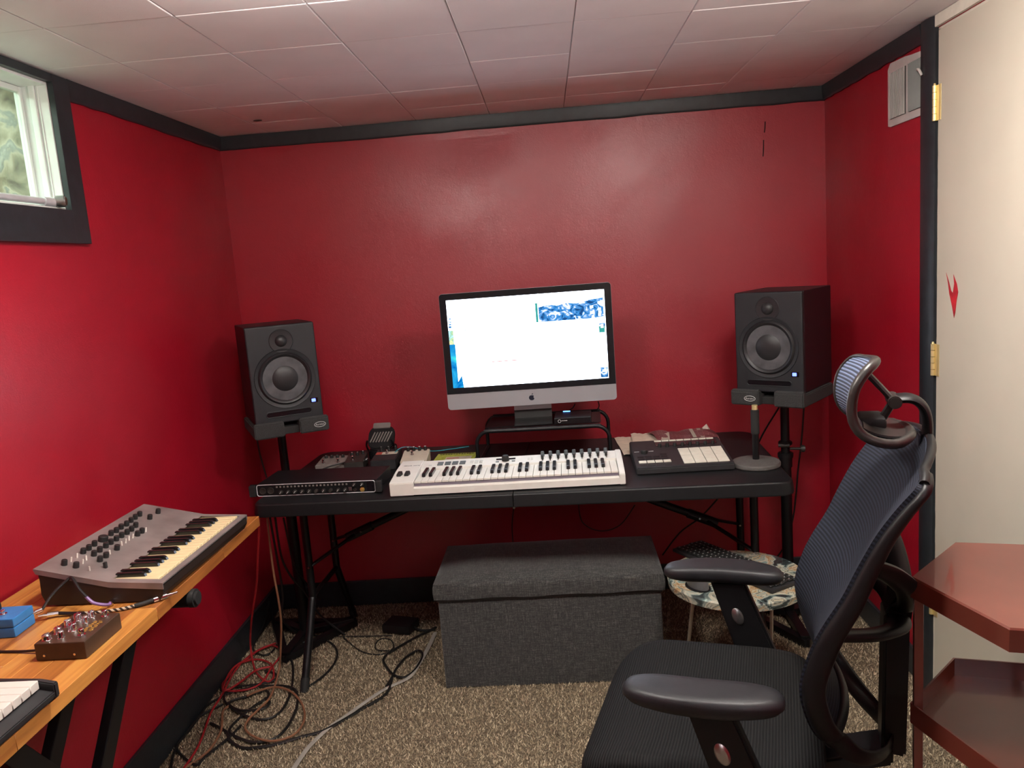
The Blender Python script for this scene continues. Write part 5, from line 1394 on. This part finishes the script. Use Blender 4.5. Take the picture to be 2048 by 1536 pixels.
# ================================================================== GREY SYNTHESIZER
sy = thing('synthesizer', 'grey metal synthesizer with black knobs and cream keys on the wooden board', 'synthesizer', (-1.212, 1.668, TZ), -0.02)
SLn, SDp = 0.486, 0.300
def spz(x):
    if x <= 0.175: return 0.090 - 0.040 * (x / 0.175)
    return 0.050 - 0.008 * (x - 0.175) / 0.125
bm = B(); prism(bm, [(0.030, 0.002), (0.285, 0.002), (0.298, 0.020), (0.298, 0.040), (0.175, 0.036), (0.172, 0.046), (0.010, 0.083), (0.006, 0.075), (0.012, 0.030)], 0.004, SLn - 0.004, Matrix(((1, 0, 0, 0), (0, 0, 1, 0), (0, 1, 0, 0), (0, 0, 0, 1))), 0.002); obj('case', bm, 'synthcase', sy)
bm = B()
def strip(y0, y1, x0, x1):
    grid(bm, lambda u, v: Vector((x0 + (x1 - x0) * u, y0 + (y1 - y0) * v, spz(x0 + (x1 - x0) * u))), 8, 1, -0.003)
strip(0, SLn, 0.0, 0.172); strip(0, 0.022, 0.172, 0.300); strip(SLn - 0.014, SLn, 0.172, 0.300); strip(0.022, SLn - 0.014, 0.284, 0.300)
for y0, y1 in ((0, 0.0025), (SLn - 0.0025, SLn)):      # the side edges of the panel turn down a little
    prism(bm, [(0.0, spz(0)), (0.175, spz(0.175)), (0.300, spz(0.3)), (0.300, 0.030), (0.175, 0.040), (0.004, 0.080)], y0, y1, Matrix(((1, 0, 0, 0), (0, 0, 1, 0), (0, 1, 0, 0), (0, 0, 0, 1))))
obj('metal_panel', bm, 'synth', sy)
for y in (0.003, SLn - 0.003):
    bm = B(); prism(bm, [(0.020, 0.004), (0.288, 0.004), (0.298, 0.020), (0.298, 0.036), (0.175, 0.042), (0.012, 0.080), (0.010, 0.03)], y - 0.002, y + 0.002, Matrix(((1, 0, 0, 0), (0, 0, 1, 0), (0, 1, 0, 0), (0, 0, 0, 1)))); obj('end_cheek', bm, 'synthcase', sy)
KY0, KY1 = 0.0235, SLn - 0.0155
kp = (KY1 - KY0) / 22
wk = B(); b2(wk, (0.168, 0.0005, 0.034), (0.279, kp - 0.0005, 0.0475), 0.0010, 1); wk = obj('white_key', wk, 'ckey', sy); wk.location = (0, KY0, 0)
for k in range(1, 22):
    inst(wk, sy, (0, KY0 + k * kp, 0))
bk = B(); prism(bk, [(0.168, 0.046), (0.240, 0.046), (0.236, 0.054), (0.230, 0.0575), (0.168, 0.0575)], -0.0052, 0.0052, Matrix(((1, 0, 0, 0), (0, 0, 1, 0), (0, 1, 0, 0), (0, 0, 0, 1))), 0.001); bk = obj('black_key', bk, 'bkey', sy)
first = True
for k in range(21):
    if k % 7 in (0, 1, 3, 4, 5):
        p = (0, KY0 + (k + 1) * kp, 0)
        if first: bk.location = p; first = False
        else: inst(bk, sy, p)
SK =  [(0.044, 0.045), (0.073, 0.043), (0.044, 0.119), (0.044, 0.142), (0.042, 0.169), (0.041, 0.244), (0.042, 0.267), (0.04, 0.293), (0.041, 0.318), (0.038, 0.346), (0.036, 0.371), (0.035, 0.396), (0.072, 0.116), (0.071, 0.142), (0.07, 0.17), (0.069, 0.194), (0.069, 0.219), (0.069, 0.243), (0.07, 0.267), (0.069, 0.291), (0.065, 0.319), (0.1, 0.093), (0.1, 0.118), (0.099, 0.168), (0.097, 0.268), (0.097, 0.29), (0.068, 0.387), (0.066, 0.436)]
SBIG =  (0.043, 0.205)
SL =  [(0.047, 0.066), (0.047, 0.09), (0.072, 0.086), (0.075, 0.066), (0.108, 0.039), (0.099, 0.139), (0.096, 0.197), (0.096, 0.214), (0.095, 0.232), (0.095, 0.249), (0.102, 0.301)]
SLED =  [(0.045, 0.08), (0.068, 0.081), (0.093, 0.041), (0.133, 0.343)]
SJOY =  (0.13, 0.066)
SSCREW =  [(0.03, 0.018), (0.122, 0.02), (0.119, 0.177), (0.021, 0.466), (0.114, 0.467), (0.117, 0.308)]
SSLOT =  [((0.096, 0.392), (0.097, 0.446)), ((0.114, 0.338), (0.117, 0.447)), ((0.098, 0.333), (0.099, 0.373))]
tilt = math.atan2(0.040, 0.175)
kb_ = B(); lathe(kb_, [(0, 0.016), (0.0056, 0.016), (0.0066, 0.0145), (0.0070, 0.0), (0, 0)], 16); kk = obj('knob', kb_, 'knob', sy); kk.rotation_euler = (0, tilt, 0); kk.location = (SK[0][0], SK[0][1], spz(SK[0][0]))
for x, y in SK[1:]:
    inst(kk, sy, (x, y, spz(x)), (0, tilt, 0))
inst(kk, sy, (SBIG[0], SBIG[1], spz(SBIG[0])), (0, tilt, 0), (1.75, 1.75, 1.0), 'cutoff_knob')
lv = B(); cyl(lv, (0, 0, 0), (0.003, 0.001, 0.014), 0.0022, 0.0018, seg=8); lathe(lv, [(0, 0.0015), (0.004, 0.0015), (0.0045, 0), (0, 0)], 10); lv = obj('toggle_switch', lv, 'wkey', sy); lv.location = (SL[0][0], SL[0][1], spz(SL[0][0]))
for x, y in SL[1:]:
    inst(lv, sy, (x, y, spz(x)), (0, 0, random.uniform(-1.5, 1.5)))
ld_ = B(); lathe(ld_, [(0, 0.0020), (0.0028, 0.0014), (0.0032, 0), (0, 0)], 12); ld_ = obj('indicator_light', ld_, 'redled', sy); ld_.location = (SLED[0][0], SLED[0][1], spz(SLED[0][0]))
for x, y in SLED[1:]:
    inst(ld_, sy, (x, y, spz(x)))
bm = B(); box(bm, (0, 0, 0.008), (0.007, 0.008, 0.018), 0.001); o = obj('slider_lever', bm, 'knob', sy); o.location = (SJOY[0], SJOY[1], spz(SJOY[0]))
sc = B(); lathe(sc, [(0, 0.0015), (0.0026, 0.001), (0.0032, 0), (0, 0)], 12); sc = obj('screw', sc, 'chrome', sy); sc.location = (SSCREW[0][0], SSCREW[0][1], spz(SSCREW[0][0]))
for x, y in SSCREW[1:]:
    inst(sc, sy, (x, y, spz(x)))
for (xa, ya), (xb, yb) in SSLOT:
    x = (xa + xb) / 2; w = 0.012 if yb - ya > 0.08 else 0.006
    bm = B(); box(bm, (x, (ya + yb) / 2, spz(x) + 0.0006), (w, yb - ya, 0.0016), 0, Matrix.Rotation(tilt, 3, 'Y')); obj('display_slot', bm, 'lcd', sy)

# ================================================================== SMALL BLACK KEYBOARD AT THE NEAR END OF THE BOARD
nk = thing('small_keyboard', 'black keyboard with white keys at the near end of the wooden board', 'keyboard', (-1.195, 0.83, TZ), -0.015)
NL = 0.425
bm = B(); prism(bm, [(0.0, 0.002), (0.270, 0.002), (0.288, 0.014), (0.290, 0.026), (0.262, 0.032), (0.130, 0.030), (0.125, 0.052), (0.0, 0.055)], 0.0, NL, Matrix(((1, 0, 0, 0), (0, 0, 1, 0), (0, 1, 0, 0), (0, 0, 0, 1))), 0.002); obj('body', bm, 'charcoal', nk)
bm = B(); prism(bm, [(0.0, 0.002), (0.274, 0.002), (0.291, 0.014), (0.291, 0.040), (0.262, 0.046), (0.130, 0.052), (0.0, 0.056)], NL - 0.012, NL, Matrix(((1, 0, 0, 0), (0, 0, 1, 0), (0, 1, 0, 0), (0, 0, 0, 1))), 0.002); obj('end_cheek', bm, 'charcoal', nk)
wk = B(); b2(wk, (0.126, 0.0004, 0.034), (0.266, 0.0222, 0.050), 0.0012, 1); wk = obj('white_key', wk, 'wkey', nk); wk.location = (0, NL - 0.014 - 0.0226, 0)
for k in range(1, 17):
    inst(wk, nk, (0, NL - 0.014 - 0.0226 * (k + 1), 0))
bk = B(); b2(bk, (0.126, -0.005, 0.048), (0.205, 0.005, 0.060), 0.0015, 1); bk = obj('black_key', bk, 'bkey', nk); first = True
for k in range(1, 17):
    if k % 7 not in (0, 3):
        p = (0, NL - 0.014 - 0.0226 * k, 0)
        if first: bk.location = p; first = False
        else: inst(bk, nk, p)

# ================================================================== PEDALS ON THE BOARD
bp = thing('effect_pedal', 'dark brown double effect pedal with chrome knobs near the edge of the wooden board', 'pedal', (-1.046, 1.405, TZ + 0.0005), 0.0, 'effect pedals')
bm = B(); b2(bm, (0, 0, 0), (0.103, 0.131, 0.036), 0.003); obj('enclosure', bm, 'brown', bp)
def flute(x, y, h, r):
    bm = B(); lathe(bm, [(0, h), (r * 0.75, h), (r * 0.95, h * 0.85), (r, h * 0.2), (r * 1.15, 0), (0, 0)], 14, Matrix.Translation((x, y, 0.036))); k = obj('knob', bm, 'chrome', bp)
    bm = B(); box(bm, (x, y, 0.036 + h + 0.0005), (r * 0.35, r * 1.5, 0.002), 0.0004, Matrix.Rotation(random.uniform(-1, 1), 3, 'Z')); obj('pointer', bm, 'steel', k)
for x, y, h, r in ((0.016, 0.018, 0.011, 0.0085), (0.022, 0.046, 0.012, 0.008), (0.042, 0.024, 0.013, 0.0065), (0.046, 0.056, 0.014, 0.0085), (0.024, 0.076, 0.013, 0.0075), (0.028, 0.104, 0.013, 0.0085), (0.052, 0.090, 0.012, 0.0065), (0.050, 0.116, 0.012, 0.007)):
    flute(x, y, h, r)
for y in (0.024, 0.108):
    bm = B(); lathe(bm, [(0, 0.016), (0.0045, 0.016), (0.0055, 0.0145), (0.0055, 0.009), (0.004, 0.008), (0.004, 0.004), (0.0075, 0.004), (0.0075, 0.0), (0, 0)], 16, Matrix.Translation((0.084, y, 0.036))); obj('foot_switch', bm, 'chrome', bp)
bm = B()
for j, x0 in enumerate((0.074, 0.086)):
    pts = []
    for k in range(26):
        pts.append((x0 + 0.0045 * math.sin(k * 1.9 + j) + 0.002 * math.sin(k * 0.7), 0.044 + k * 0.0019, 0.0363))
    tube(bm, pts, 0.0007, 5, sm=3)
obj('script_lettering', bm, 'gold', bp)
for x in (0.020, 0.081):
    bm = B(); lathe(bm, [(0, 0.003), (0.0025, 0.003), (0.003, 0), (0, 0)], 10, Matrix.Translation((x, 0.0, 0.012)) @ Matrix.Rotation(PI / 2, 4, 'X')); obj('side_screw', bm, 'chrome', bp)
blp = thing('effect_pedal', 'blue effect pedal at the left edge on the wooden board', 'pedal', (-1.285, 1.512, TZ + 0.0005), 0.03, 'effect pedals')
bm = B(); b2(bm, (0, 0, 0), (0.122, 0.070, 0.022), 0.003); obj('bottom_shell', bm, 'blue', blp)
bm = B(); b2(bm, (0, 0, 0.0225), (0.122, 0.070, 0.042), 0.003); obj('top_shell', bm, 'blue', blp)
bm = B(); lathe(bm, [(0, 0.016), (0.013, 0.016), (0.0155, 0.013), (0.016, 0), (0, 0)], 18, Matrix.Translation((0.046, 0.052, 0.042))); obj('knob', bm, 'knob', blp)
bm = B(); lathe(bm, [(0, 0.012), (0.004, 0.012), (0.005, 0.010), (0.004, 0.005), (0.008, 0.004), (0.008, 0), (0, 0)], 16, Matrix.Translation((0.088, 0.022, 0.042))); obj('foot_switch', bm, 'chrome', blp)
def plug(a, b, r=0.0045, mat='chrome', par=None):
    bm = B(); a, b = Vector(a), Vector(b); d = (b - a)
    cyl(bm, a, a + d * 0.55, r * 1.25, seg=14); cyl(bm, a + d * 0.55, a + d * 0.75, r * 0.75, seg=12); cyl(bm, a + d * 0.75, b, r * 0.5, seg=12)
    return obj('jack_plug', bm, mat, par)
c1_ = cable('patch_cable', [(-1.160, 1.604, 0.822), (-1.150, 1.632, 0.845), (-1.130, 1.664, 0.866), (-1.118, 1.661, 0.868), (-1.092, 1.640, 0.850), (-1.070, 1.628, 0.835)], 0.0034, 'cable_k', 'short black and purple patch cable arching up beside the grey synthesizer')
bm = B(); tube(bm, [(-1.072, 1.629, 0.836), (-1.055, 1.626, 0.822), (-1.037, 1.640, 0.810), (-1.032, 1.650, 0.808)], 0.0036, 8, sm=5); obj('purple_end', bm, 'cable_p', c1_)
plug((-1.032, 1.650, 0.808), (-1.040, 1.690, 0.806), par=c1_); plug((-1.160, 1.604, 0.822), (-1.178, 1.585, 0.819), par=c1_)
c2x = cable('patch_cable', [(-1.130, 1.612, 0.808), (-1.10, 1.612, 0.806), (-1.070, 1.612, 0.805)], 0.0042, 'cable_k', 'black and white braided instrument cable ending in a plug at the board edge')
bm = B(); tube(bm, [(-1.072, 1.612, 0.805), (-1.05, 1.612, 0.8045), (-1.02, 1.618, 0.8045), (-0.990, 1.626, 0.8045), (-0.968, 1.638, 0.805)], 0.0040, 8, sm=6); obj('braided_sleeve', bm, 'grip', c2x)
bm = B(); tube(bm, [(-0.970, 1.637, 0.805), (-0.955, 1.646, 0.8055), (-0.938, 1.660, 0.8065)], 0.0052, 10, sm=4); obj('strain_relief', bm, 'rubber', c2x)
plug((-0.938, 1.660, 0.8072), (-0.900, 1.698, 0.8072), 0.0052, par=c2x); plug((-1.130, 1.612, 0.808), (-1.163, 1.592, 0.812), par=c2x)
cable('power_lead', [(-1.25, 1.47, 0.803), (-1.19, 1.455, 0.803), (-1.117, 1.447, 0.803), (-1.072, 1.441, 0.806), (-1.046, 1.437, 0.812)], 0.0026, 'cable_k', 'thin black power lead entering the side of the brown pedal')

# ================================================================== CABLES AND BITS ON THE FLOOR
FC = {}
FC['red'] = [(-1.060, 2.630, 0.684), (-1.116, 2.702, 0.509), (-1.164, 2.774, 0.376), (-1.231, 2.846, 0.208), (-1.280, 2.918, 0.070), (-1.242, 2.839, 0.012), (-1.191, 2.766, 0.012), (-1.152, 2.730, 0.012), (-1.139, 2.761, 0.012), (-1.184, 2.863, 0.012), (-1.262, 2.909, 0.012), (-1.333, 2.871, 0.012), (-1.365, 2.787, 0.012), (-1.345, 2.725, 0.012), (-1.291, 2.678, 0.012), (-1.211, 2.680, 0.012), (-1.171, 2.726, 0.012), (-1.173, 2.832, 0.012), (-1.173, 2.959, 0.012), (-1.240, 3.023, 0.012), (-1.286, 2.976, 0.012), (-1.311, 2.892, 0.012), (-1.312, 2.788, 0.012), (-1.297, 2.679, 0.012), (-1.290, 2.613, 0.014), (-1.283, 2.525, 0.014), (-1.247, 2.363, 0.014), (-1.238, 2.281, 0.014), (-1.239, 2.198, 0.014), (-1.243, 2.127, 0.014)]
FC['red2'] = [(-1.222, 3.029, 0.018), (-1.273, 2.976, 0.018), (-1.296, 2.904, 0.018), (-1.323, 2.847, 0.018), (-1.338, 2.780, 0.018), (-1.302, 2.679, 0.018), (-1.278, 2.677, 0.018), (-1.252, 2.728, 0.018), (-1.224, 2.809, 0.018), (-1.173, 2.833, 0.018)]
FC['brown'] = [(-1.070, 2.720, 0.652), (-1.078, 2.736, 0.544), (-1.084, 2.752, 0.422), (-1.085, 2.768, 0.317), (-1.092, 2.784, 0.220), (-1.114, 2.800, 0.101), (-1.131, 2.798, 0.016), (-1.100, 2.624, 0.016), (-1.113, 2.537, 0.016), (-1.127, 2.473, 0.016), (-1.117, 2.419, 0.016), (-1.066, 2.368, 0.016), (-1.001, 2.341, 0.016), (-0.946, 2.359, 0.016), (-0.925, 2.404, 0.016), (-0.930, 2.476, 0.016), (-0.969, 2.564, 0.016), (-1.033, 2.644, 0.016), (-1.103, 2.681, 0.016), (-1.158, 2.660, 0.016), (-1.191, 2.627, 0.016)]
FC['brown2'] = [(-1.239, 2.576, 0.010), (-1.245, 2.538, 0.010), (-1.204, 2.426, 0.010), (-1.197, 2.324, 0.010), (-1.214, 2.270, 0.010), (-1.238, 2.226, 0.010), (-1.251, 2.161, 0.010)]
FC['k_loop'] = [(-1.421, 3.260, 0.100), (-1.388, 3.166, 0.030), (-1.313, 3.012, 0.008), (-1.239, 2.948, 0.008), (-1.218, 3.015, 0.008), (-1.227, 3.120, 0.030), (-1.225, 3.132, 0.120)]
FC['k_big'] = [(-1.374, 3.301, 0.050), (-1.251, 3.115, 0.020), (-1.137, 2.942, 0.009), (-1.078, 2.806, 0.009), (-1.036, 2.641, 0.009), (-1.033, 2.523, 0.009), (-1.072, 2.480, 0.009), (-1.145, 2.504, 0.009), (-1.239, 2.578, 0.009), (-1.282, 2.641, 0.009), (-1.278, 2.703, 0.009), (-1.191, 2.717, 0.009), (-1.131, 2.744, 0.009), (-1.141, 2.789, 0.009), (-1.192, 2.817, 0.009)]
FC['k_ring'] = [(-1.346, 2.903, 0.008), (-1.376, 2.841, 0.008), (-1.380, 2.779, 0.008), (-1.340, 2.710, 0.008), (-1.278, 2.673, 0.008), (-1.186, 2.702, 0.008), (-1.087, 2.701, 0.008), (-1.025, 2.667, 0.008), (-0.989, 2.579, 0.008), (-0.977, 2.493, 0.008), (-0.982, 2.404, 0.008), (-1.008, 2.359, 0.008), (-1.066, 2.351, 0.008), (-1.143, 2.390, 0.008), (-1.176, 2.427, 0.008), (-1.171, 2.489, 0.008), (-1.143, 2.572, 0.008), (-1.114, 2.629, 0.008), (-1.140, 2.672, 0.008), (-1.195, 2.636, 0.008), (-1.233, 2.619, 0.008), (-1.244, 2.590, 0.008), (-1.183, 2.546, 0.008), (-1.108, 2.550, 0.008), (-1.093, 2.587, 0.008), (-1.122, 2.619, 0.008)]
FC['k_left'] = [(-1.275, 2.664, 0.007), (-1.344, 2.600, 0.007), (-1.372, 2.516, 0.007), (-1.365, 2.425, 0.007), (-1.330, 2.346, 0.007), (-1.262, 2.278, 0.007), (-1.207, 2.243, 0.007), (-1.199, 2.281, 0.007), (-1.161, 2.384, 0.007), (-1.147, 2.453, 0.007)]
FC['k_left2'] = [(-1.267, 2.590, 0.009), (-1.318, 2.518, 0.009), (-1.344, 2.420, 0.009), (-1.338, 2.352, 0.009), (-1.295, 2.254, 0.009), (-1.247, 2.162, 0.009)]
FC['k_long'] = [(-1.262, 2.475, 0.007), (-1.186, 2.421, 0.007), (-1.149, 2.367, 0.007), (-1.097, 2.326, 0.007), (-1.046, 2.322, 0.007), (-0.976, 2.338, 0.007), (-0.910, 2.371, 0.007), (-0.851, 2.396, 0.007), (-0.803, 2.445, 0.007), (-0.743, 2.522, 0.007), (-0.676, 2.614, 0.007), (-0.676, 2.728, 0.007)]
FC['k_arc'] = [(-1.157, 3.022, 0.008), (-1.095, 3.049, 0.008), (-1.026, 3.055, 0.008), (-0.964, 2.990, 0.008), (-0.931, 2.899, 0.008), (-0.936, 2.795, 0.008), (-0.965, 2.715, 0.008), (-0.985, 2.685, 0.008)]
FC['k_right'] = [(-0.565, 3.121, 0.008), (-0.598, 3.083, 0.008), (-0.641, 3.034, 0.008), (-0.706, 2.945, 0.008), (-0.738, 2.875, 0.008), (-0.715, 2.808, 0.008), (-0.673, 2.743, 0.008), (-0.629, 2.722, 0.008), (-0.598, 2.775, 0.008), (-0.585, 2.878, 0.008), (-0.611, 2.923, 0.008), (-0.650, 2.872, 0.008), (-0.671, 2.793, 0.008), (-0.676, 2.727, 0.008), (-0.685, 2.659, 0.008)]
FC['k_thin'] = [(-0.958, 3.085, 0.006), (-0.857, 2.957, 0.006), (-0.785, 2.913, 0.006), (-0.738, 2.921, 0.006), (-0.717, 2.968, 0.006), (-0.741, 3.029, 0.006), (-0.782, 3.046, 0.006), (-0.798, 3.002, 0.006), (-0.781, 2.950, 0.006), (-0.729, 2.938, 0.006)]
FC['k_thin2'] = [(-1.147, 3.132, 0.006), (-1.037, 3.093, 0.006), (-0.905, 3.079, 0.006), (-0.807, 3.072, 0.006), (-0.742, 3.067, 0.006)]
FC['ribbon'] = [(-0.562, 3.073, 0.008), (-0.572, 2.951, 0.008), (-0.586, 2.843, 0.008), (-0.601, 2.753, 0.008), (-0.621, 2.706, 0.008), (-0.688, 2.644, 0.008), (-0.749, 2.550, 0.008), (-0.791, 2.479, 0.008), (-0.824, 2.428, 0.008), (-0.846, 2.378, 0.008), (-0.868, 2.313, 0.008), (-0.878, 2.251, 0.008), (-0.883, 2.192, 0.008), (-0.879, 2.121, 0.007)]
FC['hang_k1'] = [(-1.083, 2.780, 0.633), (-1.105, 2.853, 0.472), (-1.127, 2.927, 0.279), (-1.168, 3.000, 0.131), (-1.147, 3.113, 0.008)]
FC['hang_k2'] = [(-1.071, 2.800, 0.626), (-1.095, 2.875, 0.453), (-1.097, 2.950, 0.341), (-1.072, 3.025, 0.233), (-1.046, 3.100, 0.099), (-0.947, 3.092, 0.008)]
FC['hang_k3'] = [(-1.058, 2.850, 0.608), (-1.074, 2.917, 0.477), (-1.092, 2.983, 0.390), (-1.093, 3.050, 0.299), (-1.072, 3.200, 0.122)]
FC['hang_sp'] = [(-1.189, 3.020, 0.897), (-1.192, 3.040, 0.815), (-1.185, 3.060, 0.716)]
FC['hang_sp2'] = [(-1.114, 3.060, 0.891), (-1.117, 3.080, 0.821), (-1.117, 3.100, 0.721)]
FC['sp_r1'] = [(0.872, 3.100, 0.860), (0.829, 3.150, 0.761), (0.810, 3.200, 0.689)]
FC['sp_r2'] = [(0.969, 3.100, 0.859), (0.962, 3.117, 0.719), (0.951, 3.133, 0.593), (0.946, 3.150, 0.484), (0.935, 3.167, 0.373), (0.907, 3.183, 0.261), (0.859, 3.200, 0.181)]
FC['under_r'] = [(0.641, 3.200, 0.470), (0.572, 3.233, 0.383), (0.491, 3.267, 0.310), (0.417, 3.300, 0.201)]
FC['wallcab'] = [(0.070, 3.380, 0.429), (0.083, 3.380, 0.341), (0.158, 3.380, 0.297), (0.247, 3.380, 0.319), (0.317, 3.380, 0.407)]
FC['wallcab2'] = [(-0.215, 3.380, 0.435), (-0.230, 3.380, 0.348), (-0.232, 3.380, 0.266)]
FC['hub1'] = [(0.076, 3.100, 0.927), (0.067, 3.110, 0.911), (0.055, 3.120, 0.900)]
FC['hub2'] = [(0.167, 3.100, 0.931), (0.171, 3.110, 0.911), (0.160, 3.120, 0.889)]
for key in FC:
    FC[key] = [(max(x, XL + 0.022), min(y, YB - 0.02), z) for x, y, z in FC[key]]
def lift(P, z):
    return [(x, y, max(q, z)) for x, y, q in P]
cable('signal_cable', FC['red'], 0.0038, 'cable_r', 'glossy red cable hanging from the table end and coiled on the carpet')
cable('signal_cable', FC['red2'], 0.0042, 'cable_r', 'second red cable looped over the cable pile by the left baseboard')
cable('signal_cable', FC['brown'], 0.0040, 'cable_b', 'copper-brown cable hanging down and making one wide loop on the carpet')
cable('signal_cable', FC['brown2'], 0.0042, 'cable_b', 'copper-brown cable tail running towards the near left of the carpet')
for key, r, lab in (('k_loop', 0.0042, 'black cable drooping in a loop beside the left stand foot'),
                    ('k_big', 0.0046, 'black cable making a big round loop through the cable pile'),
                    ('k_ring', 0.0050, 'thick black cable coiled in overlapping rings on the carpet'),
                    ('k_left', 0.0050, 'thick black cable bowed along the left baseboard'),
                    ('k_left2', 0.0045, 'black cable running nearest the left baseboard'),
                    ('k_long', 0.0055, 'long black cable running across the carpet beside the grey flat cable'),
                    ('k_arc', 0.0045, 'black cable arcing on the carpet behind the left table foot'),
                    ('k_right', 0.0050, 'black cable looped on the carpet at the left of the bench'),
                    ('k_thin', 0.0028, 'thin black wire curling between the table legs'),
                    ('k_thin2', 0.0026, 'thin black wire lying straight behind the curled wire'),
                    ('hang_k1', 0.0042, 'black cable hanging straight down behind the red one'),
                    ('hang_k2', 0.0042, 'black cable hanging and sweeping right towards the left stand'),
                    ('hang_k3', 0.0036, 'black cable hanging closest to the left table leg'),
                    ('hang_sp', 0.0032, 'thin black lead hanging from the outer side of the left monitor'),
                    ('hang_sp2', 0.0032, 'thin black lead hanging beside the left stand pole'),
                    ('sp_r1', 0.0036, 'black lead slanting left under the right-hand monitor'),
                    ('sp_r2', 0.0034, 'black lead hanging to the right of the right-hand stand pole'),
                    ('under_r', 0.0034, 'black lead slanting down the wall under the right half of the table'),
                    ('wallcab', 0.0025, 'thin dark wire drooping against the wall below the table'),
                    ('wallcab2', 0.0025, 'thin dark wire hanging straight below the table seam'),
                    ('hub1', 0.0022, 'thin black wire behind the small box with the blue light'),
                    ('hub2', 0.0022, 'thin black wire at the right end of the riser')):
    cable('black_cable', FC[key], r, 'cable_k', lab)
cable('ribbon_cable', FC['ribbon'], 0.004, 'cable_g', 'flat pale grey cable snaking over the carpet towards the bench', flat=(0.0085, 0.0022), seg=10)
br_ = thing('power_adapter', 'black power adapter on the carpet to the left of the bench', 'adapter', (-0.715, 3.125, 0.002), -0.3)
bm = B(); box(bm, (0, 0, 0.022), (0.13, 0.10, 0.038), 0.008); obj('case', bm, 'bplastic', br_)
bm = B(); tube(bm, [(0.06, 0, 0.02), (0.10, -0.01, 0.012), (0.15, 0.02, 0.006)], 0.005, 8, sm=4); obj('lead', bm, 'cable_k', br_)
